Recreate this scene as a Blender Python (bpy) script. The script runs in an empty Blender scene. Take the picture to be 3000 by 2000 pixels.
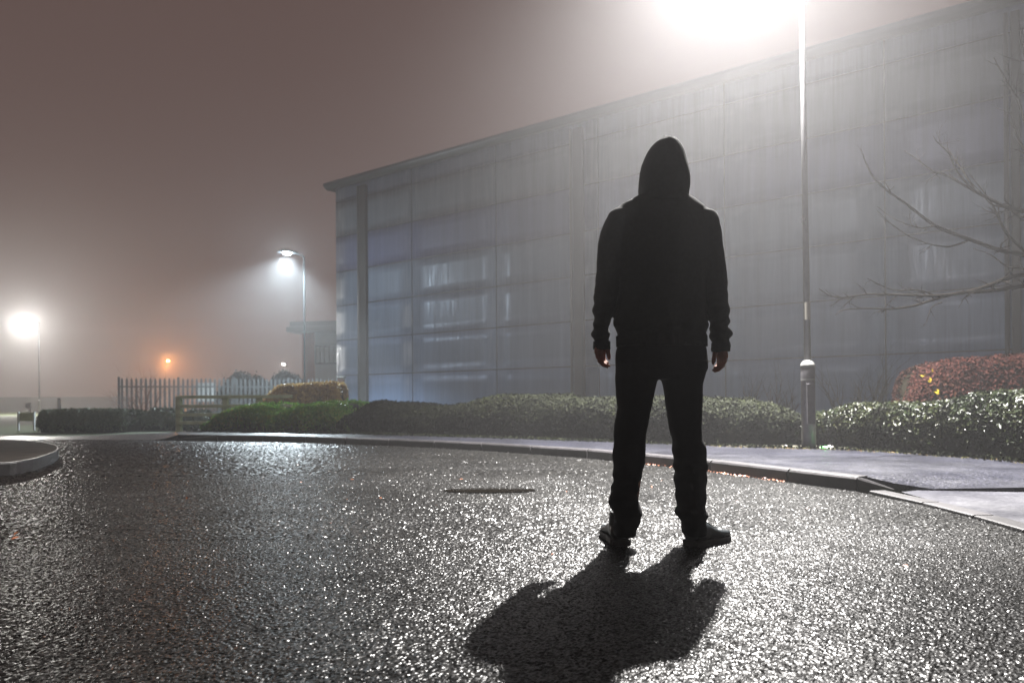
import bpy, bmesh, math, random
import numpy as np
from mathutils import Vector, Matrix, noise
random.seed(7); rng = np.random.default_rng(7)
SC = bpy.context.scene; COL = SC.collection
R = math.radians

# ------------------------------------------------------------------ camera
F = 2000.0; V0 = 1175.0; CH = 0.66; ROLL = -0.006     # photo is 3000 x 2000 px
cam_d = bpy.data.cameras.new('camera'); cam = bpy.data.objects.new('camera', cam_d); COL.objects.link(cam)
cam_d.sensor_width = 36.0; cam_d.lens = F / 3000 * 36.0
cam_d.shift_y = (V0 - 1000) / 3000.0
cam_d.clip_start = 0.05; cam_d.clip_end = 1500
cam.matrix_world = Matrix.Translation((0, 0, CH)) @ Matrix.Rotation(R(90), 4, 'X') @ Matrix.Rotation(ROLL, 4, 'Z')
cam_d.dof.use_dof = True; cam_d.dof.focus_distance = 3.0; cam_d.dof.aperture_fstop = 3.2
SC.camera = cam
# ------------------------------------------------------------------ sky (night sky lit by town light), exposure
HAZE_DENSITY = 0.0048; HAZE_G = 0.66
LAMP_POWER = 50000.0
SLOPE = .44
w = bpy.data.worlds.new('World'); SC.world = w; w.use_nodes = True
wb = w.node_tree.nodes['Background']; wb.inputs[0].default_value = (0.108, 0.071, 0.064, 1); wb.inputs[1].default_value = 1.0
SC.view_settings.view_transform = 'Standard'; SC.view_settings.look = 'None'
SC.view_settings.exposure = 0.0; SC.view_settings.gamma = 1.0
SC.cycles.use_denoising = True
SC.cycles.max_bounces = 5; SC.cycles.volume_bounces = 1; SC.cycles.diffuse_bounces = 2; SC.cycles.glossy_bounces = 2
SC.cycles.sample_clamp_indirect = 4.0
SC.cycles.caustics_reflective = False; SC.cycles.caustics_refractive = False

# ------------------------------------------------------------------ pixel helpers (photo pixel -> world point)
def ray(u, v):
    x = (u - 1500) / F; y = -(v - V0) / F
    c, s = math.cos(ROLL), math.sin(ROLL)
    return Vector((x * c - y * s, 1.0, x * s + y * c))
def G(u, v, z=0.0):
    d = ray(u, v); t = (z - CH) / d.z
    return Vector((d.x * t, t, z))
def P(u, v, Y):
    d = ray(u, v); return Vector((d.x * Y, Y, CH + d.z * Y))

# ------------------------------------------------------------------ object helpers
def tag(o, label=None, cat=None, group=None, kind=None):
    if label: o['label'] = label
    if cat: o['category'] = cat
    if group: o['group'] = group
    if kind: o['kind'] = kind
    return o
def empty(name, loc=(0, 0, 0), rz=0):
    o = bpy.data.objects.new(name, None); COL.objects.link(o); o.location = loc; o.rotation_euler.z = rz
    o.empty_display_size = 0.1
    return o
def link(name, me, m=None, parent=None):
    o = bpy.data.objects.new(name, me); COL.objects.link(o)
    if m: me.materials.clear(); me.materials.append(m)
    if parent is not None:
        o.parent = parent
    return o
def bobj(name, bm, m, parent=None, smooth=False, local=True, bevel=0):
    """bm is in the parent's local space (local=True) or in world space (local=False)"""
    if parent is not None and not local:
        bm.transform(parent_inv(parent))
    bmesh.ops.recalc_face_normals(bm, faces=bm.faces)
    if smooth:
        for f in bm.faces: f.smooth = True
    me = bpy.data.meshes.new(name); bm.to_mesh(me); bm.free()
    o = link(name, me, m, parent)
    if bevel:
        b = o.modifiers.new('bevel', 'BEVEL'); b.width = bevel; b.segments = 2; b.limit_method = 'ANGLE'
    return o
def parent_inv(p):
    return (Matrix.Translation(p.location) @ Matrix.Rotation(p.rotation_euler.z, 4, 'Z')).inverted()
def box(bm, x0, x1, y0, y1, z0, z1):
    vs = [bm.verts.new(c) for c in ((x0,y0,z0),(x1,y0,z0),(x1,y1,z0),(x0,y1,z0),(x0,y0,z1),(x1,y0,z1),(x1,y1,z1),(x0,y1,z1))]
    for f in ((0,3,2,1),(4,5,6,7),(0,1,5,4),(1,2,6,5),(2,3,7,6),(3,0,4,7)): bm.faces.new([vs[i] for i in f])
    return vs
def tube(bm, pts, rad, seg=8, cap=True):
    pts = [Vector(p) for p in pts]; n = len(pts)
    if not hasattr(rad, '__len__'): rad = [rad] * n
    rings = []; up = None
    for i, p in enumerate(pts):
        t = (pts[min(i+1, n-1)] - pts[max(i-1, 0)]).normalized()
        if up is None:
            a = Vector((0, 0, 1)) if abs(t.z) < .9 else Vector((1, 0, 0))
        else: a = up
        s = t.cross(a)
        if s.length < 1e-5: s = t.cross(Vector((0, 1, 0)))
        s.normalize(); b = s.cross(t).normalized(); up = b
        rings.append([bm.verts.new(p + (s * math.cos(k*2*math.pi/seg) + b * math.sin(k*2*math.pi/seg)) * rad[i]) for k in range(seg)])
    for i in range(n-1):
        for k in range(seg):
            bm.faces.new((rings[i][k], rings[i][(k+1) % seg], rings[i+1][(k+1) % seg], rings[i+1][k]))
    if cap:
        bm.faces.new(rings[0][::-1]); bm.faces.new(rings[-1])
def loft(bm, rings, seg=28, power=2.0, cap=True):
    """horizontal super-ellipse rings (cx, cy, cz, rx, ry)"""
    rs = []
    for (cx, cy, cz, rx, ry) in rings:
        r = []
        for k in range(seg):
            a = 2*math.pi*k/seg; c, s = math.cos(a), math.sin(a)
            r.append(bm.verts.new((cx + rx*math.copysign(abs(c)**(2/power), c), cy + ry*math.copysign(abs(s)**(2/power), s), cz)))
        rs.append(r)
    for i in range(len(rs)-1):
        for k in range(seg):
            bm.faces.new((rs[i][k], rs[i][(k+1) % seg], rs[i+1][(k+1) % seg], rs[i+1][k]))
    if cap:
        bm.faces.new(rs[0][::-1]); bm.faces.new(rs[-1])
def blob(bm, c, r, u=16, v=10):
    bmesh.ops.create_uvsphere(bm, u_segments=u, v_segments=v, radius=1,
        matrix=Matrix.Translation(c) @ Matrix.Diagonal((r[0], r[1], r[2], 1)))
def poly(bm, pts):
    f = bm.faces.new([bm.verts.new(p) for p in pts]); bmesh.ops.triangulate(bm, faces=[f])

# ------------------------------------------------------------------ materials
class NT:
    def __init__(s, name):
        s.m = bpy.data.materials.new(name); s.m.use_nodes = True; s.t = s.m.node_tree
        s.b = s.t.nodes['Principled BSDF']; s.out = s.t.nodes['Material Output']
    def n(s, t, **kw):
        o = s.t.nodes.new(t)
        for k, v in kw.items():
            if k in o.inputs: o.inputs[k].default_value = v
            else: setattr(o, k, v)
        return o
    def l(s, a, b): s.t.links.new(a, b)
    def coord(s, scale=(1, 1, 1), rot=(0, 0, 0), kind='Object'):
        tc = s.n('ShaderNodeTexCoord'); mp = s.n('ShaderNodeMapping')
        mp.inputs['Scale'].default_value = scale; mp.inputs['Rotation'].default_value = rot
        s.l(tc.outputs[kind], mp.inputs['Vector']); return mp.outputs[0]
    def noise(s, co, scale, detail=4, rough=.55, out='Fac'):
        o = s.n('ShaderNodeTexNoise'); o.inputs['Scale'].default_value = scale
        o.inputs['Detail'].default_value = detail; o.inputs['Roughness'].default_value = rough
        s.l(co, o.inputs['Vector']); return o.outputs[out]
    def ramp(s, fac, stops):
        o = s.n('ShaderNodeValToRGB'); e = o.color_ramp.elements
        while len(e) < len(stops): e.new(.5)
        for i, (p, c) in enumerate(stops):
            e[i].position = p; e[i].color = c if len(c) == 4 else (*c, 1)
        s.l(fac, o.inputs[0]); return o.outputs[0]
    def rng(s, v, a, b, c, d):
        o = s.n('ShaderNodeMapRange'); s.l(v, o.inputs['Value'])
        for k, x in zip(('From Min', 'From Max', 'To Min', 'To Max'), (a, b, c, d)): o.inputs[k].default_value = x
        return o.outputs[0]
    def bump(s, h, st, dist, base=None):
        o = s.n('ShaderNodeBump'); o.inputs['Strength'].default_value = st; o.inputs['Distance'].default_value = dist
        s.l(h, o.inputs['Height'])
        if base is not None: s.l(base, o.inputs['Normal'])
        return o.outputs[0]
def g3(v): return (v, v, v)
def simple(name, col, rough=.6, metal=0, var=.25, scale=8, bump=0, spec=.5):
    n = NT(name); co = n.coord()
    f = n.noise(co, scale, 5)
    c = n.ramp(f, [(.25, tuple(x*(1-var) for x in col)), (.75, tuple(min(1, x*(1+var)) for x in col))])
    n.l(c, n.b.inputs['Base Color']); n.b.inputs['Roughness'].default_value = rough
    n.b.inputs['Metallic'].default_value = metal; n.b.inputs['Specular IOR Level'].default_value = spec
    if bump: n.l(n.bump(n.noise(co, scale*6, 4), .5, bump), n.b.inputs['Normal'])
    return n.m
def emis(name, col, st):
    n = NT(name); n.b.inputs['Base Color'].default_value = (*col, 1)
    n.b.inputs['Emission Color'].default_value = (*col, 1); n.b.inputs['Emission Strength'].default_value = st
    return n.m
def facet_surface(name, dark, light, cell, tilt, rough, bumpd=.002, spec=.5, patch=.5, tone=.0, roughvar=.1, specvar=False, glint=.6):
    """wet bound stones: every stone is a small facet tilted its own way"""
    n = NT(name); co = n.coord()
    vo = n.n('ShaderNodeTexVoronoi'); vo.inputs['Scale'].default_value = 1/cell; n.l(co, vo.inputs['Vector'])
    vo.inputs['Randomness'].default_value = 1.0
    fine = n.noise(co, 1/cell*2.2, 3, .6, 'Color')
    # average of two random colours gives a bell-shaped spread of tilts
    mx = n.n('ShaderNodeMix', data_type='VECTOR'); mx.inputs['Factor'].default_value = .45
    n.l(vo.outputs['Color'], mx.inputs['A']); n.l(fine, mx.inputs['B'])
    sub = n.n('ShaderNodeVectorMath', operation='SUBTRACT'); n.l(mx.outputs['Result'], sub.inputs[0]); sub.inputs[1].default_value = (.5, .5, .5)
    big = n.noise(co, .55, 4, .6); tl = n.rng(big, .3, .7, tilt*(1-patch*.3), tilt*(1+patch*.3))
    sc = n.n('ShaderNodeVectorMath', operation='SCALE'); n.l(sub.outputs[0], sc.inputs[0]); n.l(tl, sc.inputs['Scale'])
    ml = n.n('ShaderNodeVectorMath', operation='MULTIPLY'); n.l(sc.outputs[0], ml.inputs[0]); ml.inputs[1].default_value = (1, 1, 0)
    ge = n.n('ShaderNodeNewGeometry'); ad = n.n('ShaderNodeVectorMath', operation='ADD')
    n.l(ge.outputs['Normal'], ad.inputs[0]); n.l(ml.outputs[0], ad.inputs[1])
    nm = n.n('ShaderNodeVectorMath', operation='NORMALIZE'); n.l(ad.outputs[0], nm.inputs[0])
    n.l(nm.outputs[0], n.b.inputs['Normal'])
    sep = n.n('ShaderNodeSeparateColor'); n.l(vo.outputs['Color'], sep.inputs[0])
    c = n.ramp(sep.outputs[2], [(0, dark), (.8, tuple((a+b)/2 for a, b in zip(dark, light))), (1, light)])
    stain = n.ramp(n.noise(co, .9, 6, .65), [(.35, g3(.62)), (.65, g3(1.25))])
    mm = n.n('ShaderNodeMix', data_type='RGBA', blend_type='MULTIPLY'); mm.inputs['Factor'].default_value = 1
    n.l(c, mm.inputs['A']); n.l(stain, mm.inputs['B']); n.l(mm.outputs['Result'], n.b.inputs['Base Color'])
    n.l(n.rng(n.noise(co, 2.3, 4), .3, .7, rough-roughvar, rough+roughvar), n.b.inputs['Roughness'])
    n.b.inputs['Specular IOR Level'].default_value = spec
    if specvar:
        # damp stone film: mirror-like flecks of even strength added to a dull matt base
        n.b.inputs['Specular IOR Level'].default_value = 0.0
        gl = n.n('ShaderNodeBsdfGlossy'); gl.inputs['Roughness'].default_value = rough
        w_ = n.rng(sep.outputs[1], .45, 1.0, .02, glint); n.l(w_, gl.inputs['Color']); n.l(nm.outputs[0], gl.inputs['Normal'])
        ads = n.n('ShaderNodeAddShader'); n.l(n.b.outputs[0], ads.inputs[0]); n.l(gl.outputs[0], ads.inputs[1]); n.l(ads.outputs[0], n.out.inputs['Surface'])
    return n.m
M = {}
def asphalt():
    n = NT('wet_asphalt'); co = n.coord(); ge = n.n('ShaderNodeNewGeometry')
    vo = n.n('ShaderNodeTexVoronoi'); vo.inputs['Scale'].default_value = 120; n.l(co, vo.inputs['Vector'])
    sep = n.n('ShaderNodeSeparateColor'); n.l(vo.outputs['Color'], sep.inputs[0])
    c = n.ramp(sep.outputs[2], [(0, (.0015, .0015, .0015)), (.75, (.004, .004, .0037)), (1, (.018, .017, .015))])
    stain = n.ramp(n.noise(co, .8, 6, .65), [(.35, g3(.55)), (.65, g3(1.3))])
    mm = n.n('ShaderNodeMix', data_type='RGBA', blend_type='MULTIPLY'); mm.inputs['Factor'].default_value = 1
    n.l(c, mm.inputs['A']); n.l(stain, mm.inputs['B']); n.l(mm.outputs['Result'], n.b.inputs['Base Color'])
    wet = n.rng(n.noise(co, .7, 5, .6), .35, .65, .28, .38); n.l(wet, n.b.inputs['Roughness'])
    worn = n.rng(n.noise(n.coord((.35, 1.1, 1), (0, 0, R(38))), 1.0, 5, .6), .33, .67, .55, 1.25)
    ms = n.n('ShaderNodeMath', operation='MULTIPLY'); n.l(n.rng(sep.outputs[1], .2, .9, .04, .66), ms.inputs[0]); n.l(worn, ms.inputs[1])
    n.l(ms.outputs[0], n.b.inputs['Specular IOR Level'])
    return n.m
M['asphalt'] = asphalt()
M['pave'] = facet_surface('pavement_asphalt', (.003, .0035, .0055), (.028, .028, .040), .011, .7, .36, spec=.3)
M['concrete'] = facet_surface('driveway_concrete', (.030, .030, .038), (.058, .058, .068), .02, .12, .40, spec=.3, roughvar=.14)
def kerbmat():
    n = NT('kerb_concrete'); co = n.coord(); ge = n.n('ShaderNodeNewGeometry')
    c = n.ramp(n.noise(co, 9, 6, .65), [(.25, (.014, .0135, .014)), (.75, (.036, .034, .037))])
    v = n.rng(ge.outputs['Random Per Island'], 0, 1, .65, 1.35)
    cc = n.n('ShaderNodeVectorMath', operation='SCALE'); n.l(c, cc.inputs[0]); n.l(v, cc.inputs['Scale'])
    n.l(cc.outputs[0], n.b.inputs['Base Color']); n.b.inputs['Roughness'].default_value = .45
    n.b.inputs['Specular IOR Level'].default_value = .35
    n.l(n.bump(n.noise(co, 60, 5), .5, .003), n.b.inputs['Normal'])
    return n.m
M['kerb'] = kerbmat()
M['slab'] = simple('worn_island_surface', (.05, .042, .036), .9, 0, .4, 5, .002, .05)
M['soil'] = simple('soil', (.030, .028, .016), .85, var=.5, scale=6, bump=.02)
M['grass'] = simple('dull_grass', (.045, .060, .022), .8, var=.4, scale=14, bump=.02)
M['pole'] = simple('galvanised_steel', (.062, .062, .066), .42, .5, .2, 22, .0008)
M['unlit_pole'] = simple('unlit_pole_steel', (.008, .010, .011), .9, 0, .2, 22, .0008, .03)  # far columns: shade of their unlit side put into the colour
M['shroud'] = simple('painted_column_base', (.07, .067, .075), .5, .2, .35, 14, .001)
M['cap'] = simple('cap_grey', (.13, .13, .125), .5, .1, .2, 20)
M['sticker'] = simple('sticker', (.16, .15, .125), .6, 0, .1, 30)
M['dark_metal'] = simple('dark_metal', (.05, .055, .06), .4, .6)
M['fascia'] = simple('fascia_metal', (.06, .062, .068), .42, .3, .12, 2)
M['column'] = simple('column_metal', (.022, .025, .026), .5, .3, .2, 2)
M['brick'] = simple('red_brick', (.30, .10, .055), .8, 0, .3, 14)
M['timber'] = simple('weathered_timber', (.36, .40, .28), .75, 0, .3, 7)
M['galv'] = simple('galvanised_fence', (.045, .052, .058), .5, .5, .15, 6)
M['bark'] = simple('wet_bark', (.004, .0032, .0025), .9, 0, .5, 30, .003, .03)
M['redtwig'] = simple('russet_twig', (.13, .055, .035), .6, 0, .4, 20)
M['white'] = simple('white_paint', (.5, .52, .54), .5, 0, .08)
M['cloth'] = simple('black_cotton', (.010, .012, .0115), .92, 0, .3, 60, .0015, .2)
M['trouser'] = simple('black_trouser_cloth', (.005, .005, .006), .95, 0, .3, 60, .001, .12)
M['shoe'] = simple('black_leather', (.012, .016, .018), .34, 0, .3, 30, .0005, .5)
M['sole'] = simple('black_rubber', (.012, .012, .012), .7, 0, .2, 30)
M['skin'] = simple('skin', (.24, .11, .075), .7, 0, .12, 30, .0004, .2)
M['hair'] = simple('dark_hair', (.02, .013, .009), .5, 0, .3, 60)
M['cladding_far'] = simple('pale_cladding', (.42, .47, .47), .6, 0, .08, 1)
M['glass'] = simple('dim_glass', (.16, .20, .20), .15, 0, .15, 3)
M['paper'] = simple('crumpled_wrapper', (.55, .52, .50), .4, 0, .1, 20)
M['green_film'] = simple('green_wrapper_print', (.10, .55, .12), .35, 0, .1, 20)
M['deadleaf'] = simple('dead_leaf', (.20, .07, .03), .45, 0, .5, 60)

def leafmat(name, cols, rough=.32, spec=.25, thin=0):
    n = NT(name); ge = n.n('ShaderNodeNewGeometry')
    co = n.coord(); f = n.noise(co, 1.6, 3)
    mix = n.n('ShaderNodeMath', operation='MULTIPLY_ADD'); n.l(ge.outputs['Random Per Island'], mix.inputs[0]); mix.inputs[1].default_value = .6
    g = n.rng(f, .25, .75, -.1, .5); n.l(g, mix.inputs[2])
    c = n.ramp(mix.outputs[0], [(i/(len(cols)-1), k) for i, k in enumerate(cols)])
    n.l(c, n.b.inputs['Base Color']); n.b.inputs['Roughness'].default_value = rough
    n.b.inputs['Specular IOR Level'].default_value = spec
    if thin:                                                  # light comes through thin leaves
        tl = n.n('ShaderNodeBsdfTranslucent'); n.l(c, tl.inputs['Color']); mx = n.n('ShaderNodeMixShader'); mx.inputs[0].default_value = thin
        n.l(n.b.outputs[0], mx.inputs[1]); n.l(tl.outputs[0], mx.inputs[2]); n.l(mx.outputs[0], n.out.inputs['Surface'])
    return n.m
M['moss'] = leafmat('moss_litter', [(.02, .025, .006), (.05, .05, .012), (.08, .05, .02), (.10, .09, .03)], .8, .05)
M['dip_dark'] = simple('dip_black', (.003, .0025, .002), .95, 0, .4, 30, .001, .0)  # black fill of the oval that stands in for the road dip
M['leaf_dark'] = leafmat('glossy_evergreen_leaf', [(.003, .0055, .0022), (.007, .011, .004), (.012, .015, .0055), (.020, .020, .007)], .34, .13)
M['leaf_olive'] = leafmat('olive_leaf', [(.002, .003, .001), (.004, .0055, .0018), (.0065, .008, .0025), (.014, .018, .0045)], .7, .08)
M['leaf_green'] = leafmat('green_leaf', [(.05, .15, .02), (.12, .30, .04), (.20, .40, .07), (.50, .48, .12)], .32, .25, .5)
M['leaf_autumn'] = leafmat('autumn_leaf', [(.16, .14, .06), (.42, .26, .11), (.62, .46, .18), (.80, .62, .28)], .35, .25, .5)
M['leaf_red'] = leafmat('russet_leaf', [(.010, .0035, .003), (.022, .0065, .0055), (.034, .011, .008), (.03, .017, .009)], .7, .05)
M['leaf_far'] = leafmat('hazy_leaf', [(.02, .04, .02), (.05, .08, .035), (.07, .10, .05), (.09, .12, .06)], .6)
M['leaf_yellow'] = leafmat('yellow_leaf', [(.22, .14, .01), (.34, .25, .02)], .5)
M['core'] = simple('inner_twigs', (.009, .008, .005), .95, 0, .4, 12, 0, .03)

def wallmat():
    n = NT('ribbed_cladding')
    # object space: x along the wall, z up
    fine = n.coord((26, 26, .9)); broad = n.coord((3.4, 3.4, .16)); co = n.coord()
    s1 = n.noise(fine, 1.0, 5, .7); s2 = n.noise(broad, 1.0, 4, .6); s3 = n.noise(co, .5, 3)
    at = n.n('ShaderNodeAttribute', attribute_name='tone'); 
    base = n.ramp(at.outputs['Fac'], [(0, (.072, .108, .185)), (.33, (.092, .122, .172)), (.66, (.064, .076, .142)), (1, (.110, .130, .140))])
    st = n.ramp(s2, [(.3, g3(.84)), (.7, g3(1.18))])
    mm = n.n('ShaderNodeMix', data_type='RGBA', blend_type='MULTIPLY'); mm.inputs['Factor'].default_value = 1
    n.l(base, mm.inputs['A']); n.l(st, mm.inputs['B'])
    s1c = n.ramp(s1, [(.3, g3(.90)), (.7, g3(1.10))])
    m2 = n.n('ShaderNodeMix', data_type='RGBA', blend_type='MULTIPLY'); m2.inputs['Factor'].default_value = 1
    n.l(mm.outputs['Result'], m2.inputs['A']); n.l(s1c, m2.inputs['B'])
    n.l(m2.outputs['Result'], n.b.inputs['Base Color'])
    n.b.inputs['Metallic'].default_value = .15
    n.l(n.rng(s1, .42, .62, .62, .30), n.b.inputs['Roughness'])
    b1 = n.bump(s1, .35, .006)
    # micro ribs: shallow horizontal ridges
    rb = n.n('ShaderNodeTexWave', wave_type='BANDS', bands_direction='Z'); rb.inputs['Scale'].default_value = 7.5
    n.l(co, rb.inputs['Vector']); b2 = n.bump(rb.outputs['Fac'], .3, .004, b1)
    n.l(b2, n.b.inputs['Normal'])
    return n.m
M['wall'] = wallmat()

# ------------------------------------------------------------------ ground, road, pavement, kerbs
bm = bmesh.new(); box(bm, -110, 70, -8, 110, -.6, -.05); tag(bobj('ground', bm, M['grass']), kind='structure')
# kerb line at road level, photo pixels from left to right
flush = [(-900, 1294), (-300, 1289), (0, 1287), (200, 1288), (471, 1290)]
kerbpx = [(502, 1290.5), (650, 1291.5), (808, 1293.5), (930, 1297), (1046, 1302), (1200, 1308), (1372, 1317), (1542, 1329), (1685, 1339), (1794, 1348),
          (1888, 1359), (1975, 1367.5), (2067, 1379), (2190, 1396), (2304, 1411), (2420, 1427), (2508, 1438)]
ramp = [(2610, 1445), (2660, 1447)]
chan = [(2544, 1443), (2700, 1478), (2850, 1517), (3000, 1560)]
Kf = [G(u, v) for u, v in flush]; Kk = [G(u, v) for u, v in kerbpx]
chw = [G(u, v) for u, v in chan]
d = (chw[-1] - chw[-2]).normalized()
chw += [chw[-1] + d * 1.5 + Vector((-.12, 0, 0)), Vector((chw[-1].x - .7, -4, 0)), Vector((chw[-1].x-.9, -8, 0))]
road_pts = Kf + Kk + chw[1:]
rd = road_pts + [Vector((-90, -8, 0)), Vector((-90, road_pts[0].y, 0))]
def inside(x, y, P_):
    r = np.zeros(x.shape, bool); n = len(P_)
    for i in range(n):
        ax, ay, bx, by = P_[i].x, P_[i].y, P_[(i+1) % n].x, P_[(i+1) % n].y
        if ay == by: continue
        c = ((ay > y) != (by > y)) & (x < (bx-ax)*(y-ay)/(by-ay) + ax)
        r ^= c
    return r
def stones(x0, x1, y0, y1, cell, slope):
    # the stone surface itself: every chipping face is a real facet
    nx, ny = int((x1-x0)/cell)+1, int((y1-y0)/cell)+1
    X_, Y_ = np.meshgrid(x0 + np.arange(nx)*cell, y0 + np.arange(ny)*cell)
    X_ = X_ + rng.uniform(-.36, .36, X_.shape)*cell; Y_ = Y_ + rng.uniform(-.36, .36, Y_.shape)*cell
    h = rng.normal(0, 1, X_.shape); h = .8*h + .35*(np.roll(h, 1, 0) + np.roll(h, 1, 1) + np.roll(h, (1, 1), (0, 1)))
    Z_ = np.clip(h*slope*cell*.62, -.012, .010) - .001
    keep = inside(X_, Y_, rd)
    i = np.arange(nx*ny).reshape(ny, nx)
    k = keep[:-1, :-1] & keep[1:, :-1] & keep[:-1, 1:] & keep[1:, 1:]
    a, b, c, d_ = i[:-1, :-1][k], i[:-1, 1:][k], i[1:, 1:][k], i[1:, :-1][k]
    f = np.concatenate([np.stack([a, b, c], -1), np.stack([a, c, d_], -1)])
    V = np.stack([X_.ravel(), Y_.ravel(), Z_.ravel()], -1)
    used = np.unique(f); mp_ = np.full(nx*ny, -1); mp_[used] = np.arange(len(used))
    return V[used], mp_[f]
parts = [stones(-3.0, 3.1, 1.35, 3.3, .0034, SLOPE), stones(-5.4, 2.9, 3.3-.004, 6.2, .0060, SLOPE), stones(-11.5, 2.6, 6.2-.007, 13.4, .013, SLOPE)]
base = [(p.x, p.y, -.014) for p in rd]
bm = bmesh.new(); poly(bm, base); bv = np.array([v.co[:] for v in bm.verts]); bm.verts.index_update(); bf = np.array([[v.index for v in f.verts] for f in bm.faces]); bm.free()
VV, FF, off = [bv], [bf], len(bv)
for v_, f_ in parts: VV.append(v_); FF.append(f_ + off); off += len(v_)
VV = np.concatenate(VV).astype(np.float32); FF = np.concatenate(FF).astype(np.int32)
me = bpy.data.meshes.new('road'); me.vertices.add(len(VV)); me.vertices.foreach_set('co', VV.ravel())
me.loops.add(FF.size); me.loops.foreach_set('vertex_index', FF.ravel())
me.polygons.add(len(FF)); me.polygons.foreach_set('loop_start', np.arange(0, FF.size, 3, dtype=np.int32)); me.update()
tag(link('road', me, M['asphalt']), kind='structure')


KH = .105
def inset(pts, dist):
    out = []
    for i, p in enumerate(pts):
        t = pts[min(i+1, len(pts)-1)] - pts[max(i-1, 0)]; t.z = 0; t.normalize()
        out.append(p + Vector((-t.y, t.x, 0)) * dist)      # left of travel = away from the road
    return out
def resample(pts, step):
    out = [pts[0].copy()]; acc = 0
    for a, b in zip(pts[:-1], pts[1:]):
        L = (b - a).length; s = step - acc
        while s <= L: out.append(a.lerp(b, s / L)); s += step
        acc = (acc + L) % step if L + acc >= step else acc + L
    return out
# kerb stones 0.915 m long with mortar joints; the last two drop to the driveway
kl = resample(Kk, .915)
bm = bmesh.new()
endpt = G(2660, 1447)
kl = [p for p in kl] + [Kk[-1].lerp(endpt, .02)]
def hz(p, base=KH): return base
def kstone(a, b, za, zb, w=.125):
    t = (b - a); t.z = 0; L = t.length; t.normalize(); nrm = Vector((-t.y, t.x, 0)); g = .007
    a2 = a + t * g; b2 = b - t * g
    pr = [(0, -.05), (0, .80), (.015, .97), (.03, 1.0), (w, 1.0), (w, -.05)]
    ra = [bm.verts.new(a2 + nrm * x + Vector((0, 0, (za * z if z > 0 else z)))) for x, z in pr]
    rb = [bm.verts.new(b2 + nrm * x + Vector((0, 0, (zb * z if z > 0 else z)))) for x, z in pr]
    for i in range(len(pr)-1): bm.faces.new((ra[i], rb[i], rb[i+1], ra[i+1]))
    bm.faces.new(ra); bm.faces.new(rb[::-1])
for i, (a, b) in enumerate(zip(kl[:-1], kl[1:])):
    za = .02 if i == 0 else KH
    if (b-a).length > .05: kstone(a, b, za, KH)
kend = kl[-1]
kstone(kend, G(2625, 1441), KH, .022)                       # the sloping stone
for a, b in zip(chw[:-1], chw[1:]):                          # flush channel blocks
    kk = resample([a, b], .915) + [b]
    for p, q in zip(kk[:-1], kk[1:]):
        if (q-p).length > .1: kstone(p, q, .018, .018, .12)
tag(bobj('kerb', bm, M['kerb'], smooth=False, bevel=.004), kind='structure')

# pavement: strip between the kerb's inner edge and the hedge foot
backpx = [(-900, 1276), (-300, 1275), (0, 1277), (200, 1277), (471, 1268)] + [(560, 1262), (700, 1264), (850, 1266), (1000, 1267.5), (1150, 1272),
          (1372, 1279), (1542, 1284), (1685, 1289), (1794, 1293), (1888, 1297), (1975, 1300), (2067, 1303), (2190, 1308), (2304, 1311), (2450, 1314), (2600, 1322), (2865, 1341), (3000, 1352), (3250, 1378), (3600,1420)]
front = inset(Kf, 0.0) + inset(Kk, .125)
front = [Vector((p.x, p.y, .006 if i < len(Kf) else KH-.004)) for i, p in enumerate(front)]
dr = [G(2687, 1432, .03), G(3000, 1427, .08), G(3400, 1420, .09)]
front += [front[-1].lerp(dr[0], .5)] + dr
front += [Vector((9, 3.5, .10))]
back = [G(u, v, .02 if u < 400 else .10) for u, v in backpx] + [Vector((12, 4.6, .10))]
def strip(name, A, B, m, n=120, skirt=.2, mid=None):
    def samp(pts, n):
        L = [0]
        for a, b in zip(pts[:-1], pts[1:]): L.append(L[-1] + (b-a).length)
        out = []
        for i in range(n):
            s = L[-1] * i / (n-1); j = 0
            while j < len(L)-2 and L[j+1] < s: j += 1
            out.append(pts[j].lerp(pts[j+1], min(1, (s-L[j]) / max(1e-6, L[j+1]-L[j]))))
        return out
    A = samp(A, n); B = samp(B, n); bm = bmesh.new(); rows = []
    for a, b in zip(A, B):
        r = [bm.verts.new(a - Vector((0, 0, skirt)))]
        for k in range(6): r.append(bm.verts.new(a.lerp(b, k/5)))
        r.append(bm.verts.new(b - Vector((0, 0, skirt)))); rows.append(r)
    for r, q in zip(rows[:-1], rows[1:]):
        for k in range(len(r)-1): bm.faces.new((r[k], q[k], q[k+1], r[k+1]))
    return tag(bobj(name, bm, m), kind='structure')
strip('pavement', front, back, M['pave'])
# planting bed behind the pavement, up to and under the warehouse
bed = back[4:] ; far = [Vector((-9, 36, .085)), Vector((40, 36, .085)), Vector((40, 4.6, .085))]
bm = bmesh.new(); pts = [Vector((p.x, p.y, .085)) for p in bed] + far[::-1]
pts = [Vector((p.x, p.y + .02, .085)) for p in bed] + [far[2], far[1], far[0]]
poly(bm, pts); tag(bobj('soil', bm, M['soil']), kind='structure')
# driveway of pale concrete
bm = bmesh.new(); ci = inset(chw, .124)
ci = [Vector((p.x, p.y, .010)) for p in ci]
dd = [Vector((p.x, p.y, .022 if i == 0 else .05)) for i, p in enumerate(dr)] + [Vector((9, 3.5, .06)), Vector((9, -8, .02))]
st = G(2640, 1440, .012)
ptsd = [st] + dd + ci[::-1][0:len(ci)-1]
poly(bm, ptsd); tag(bobj('driveway', bm, M['concrete']), kind='structure')
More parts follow.
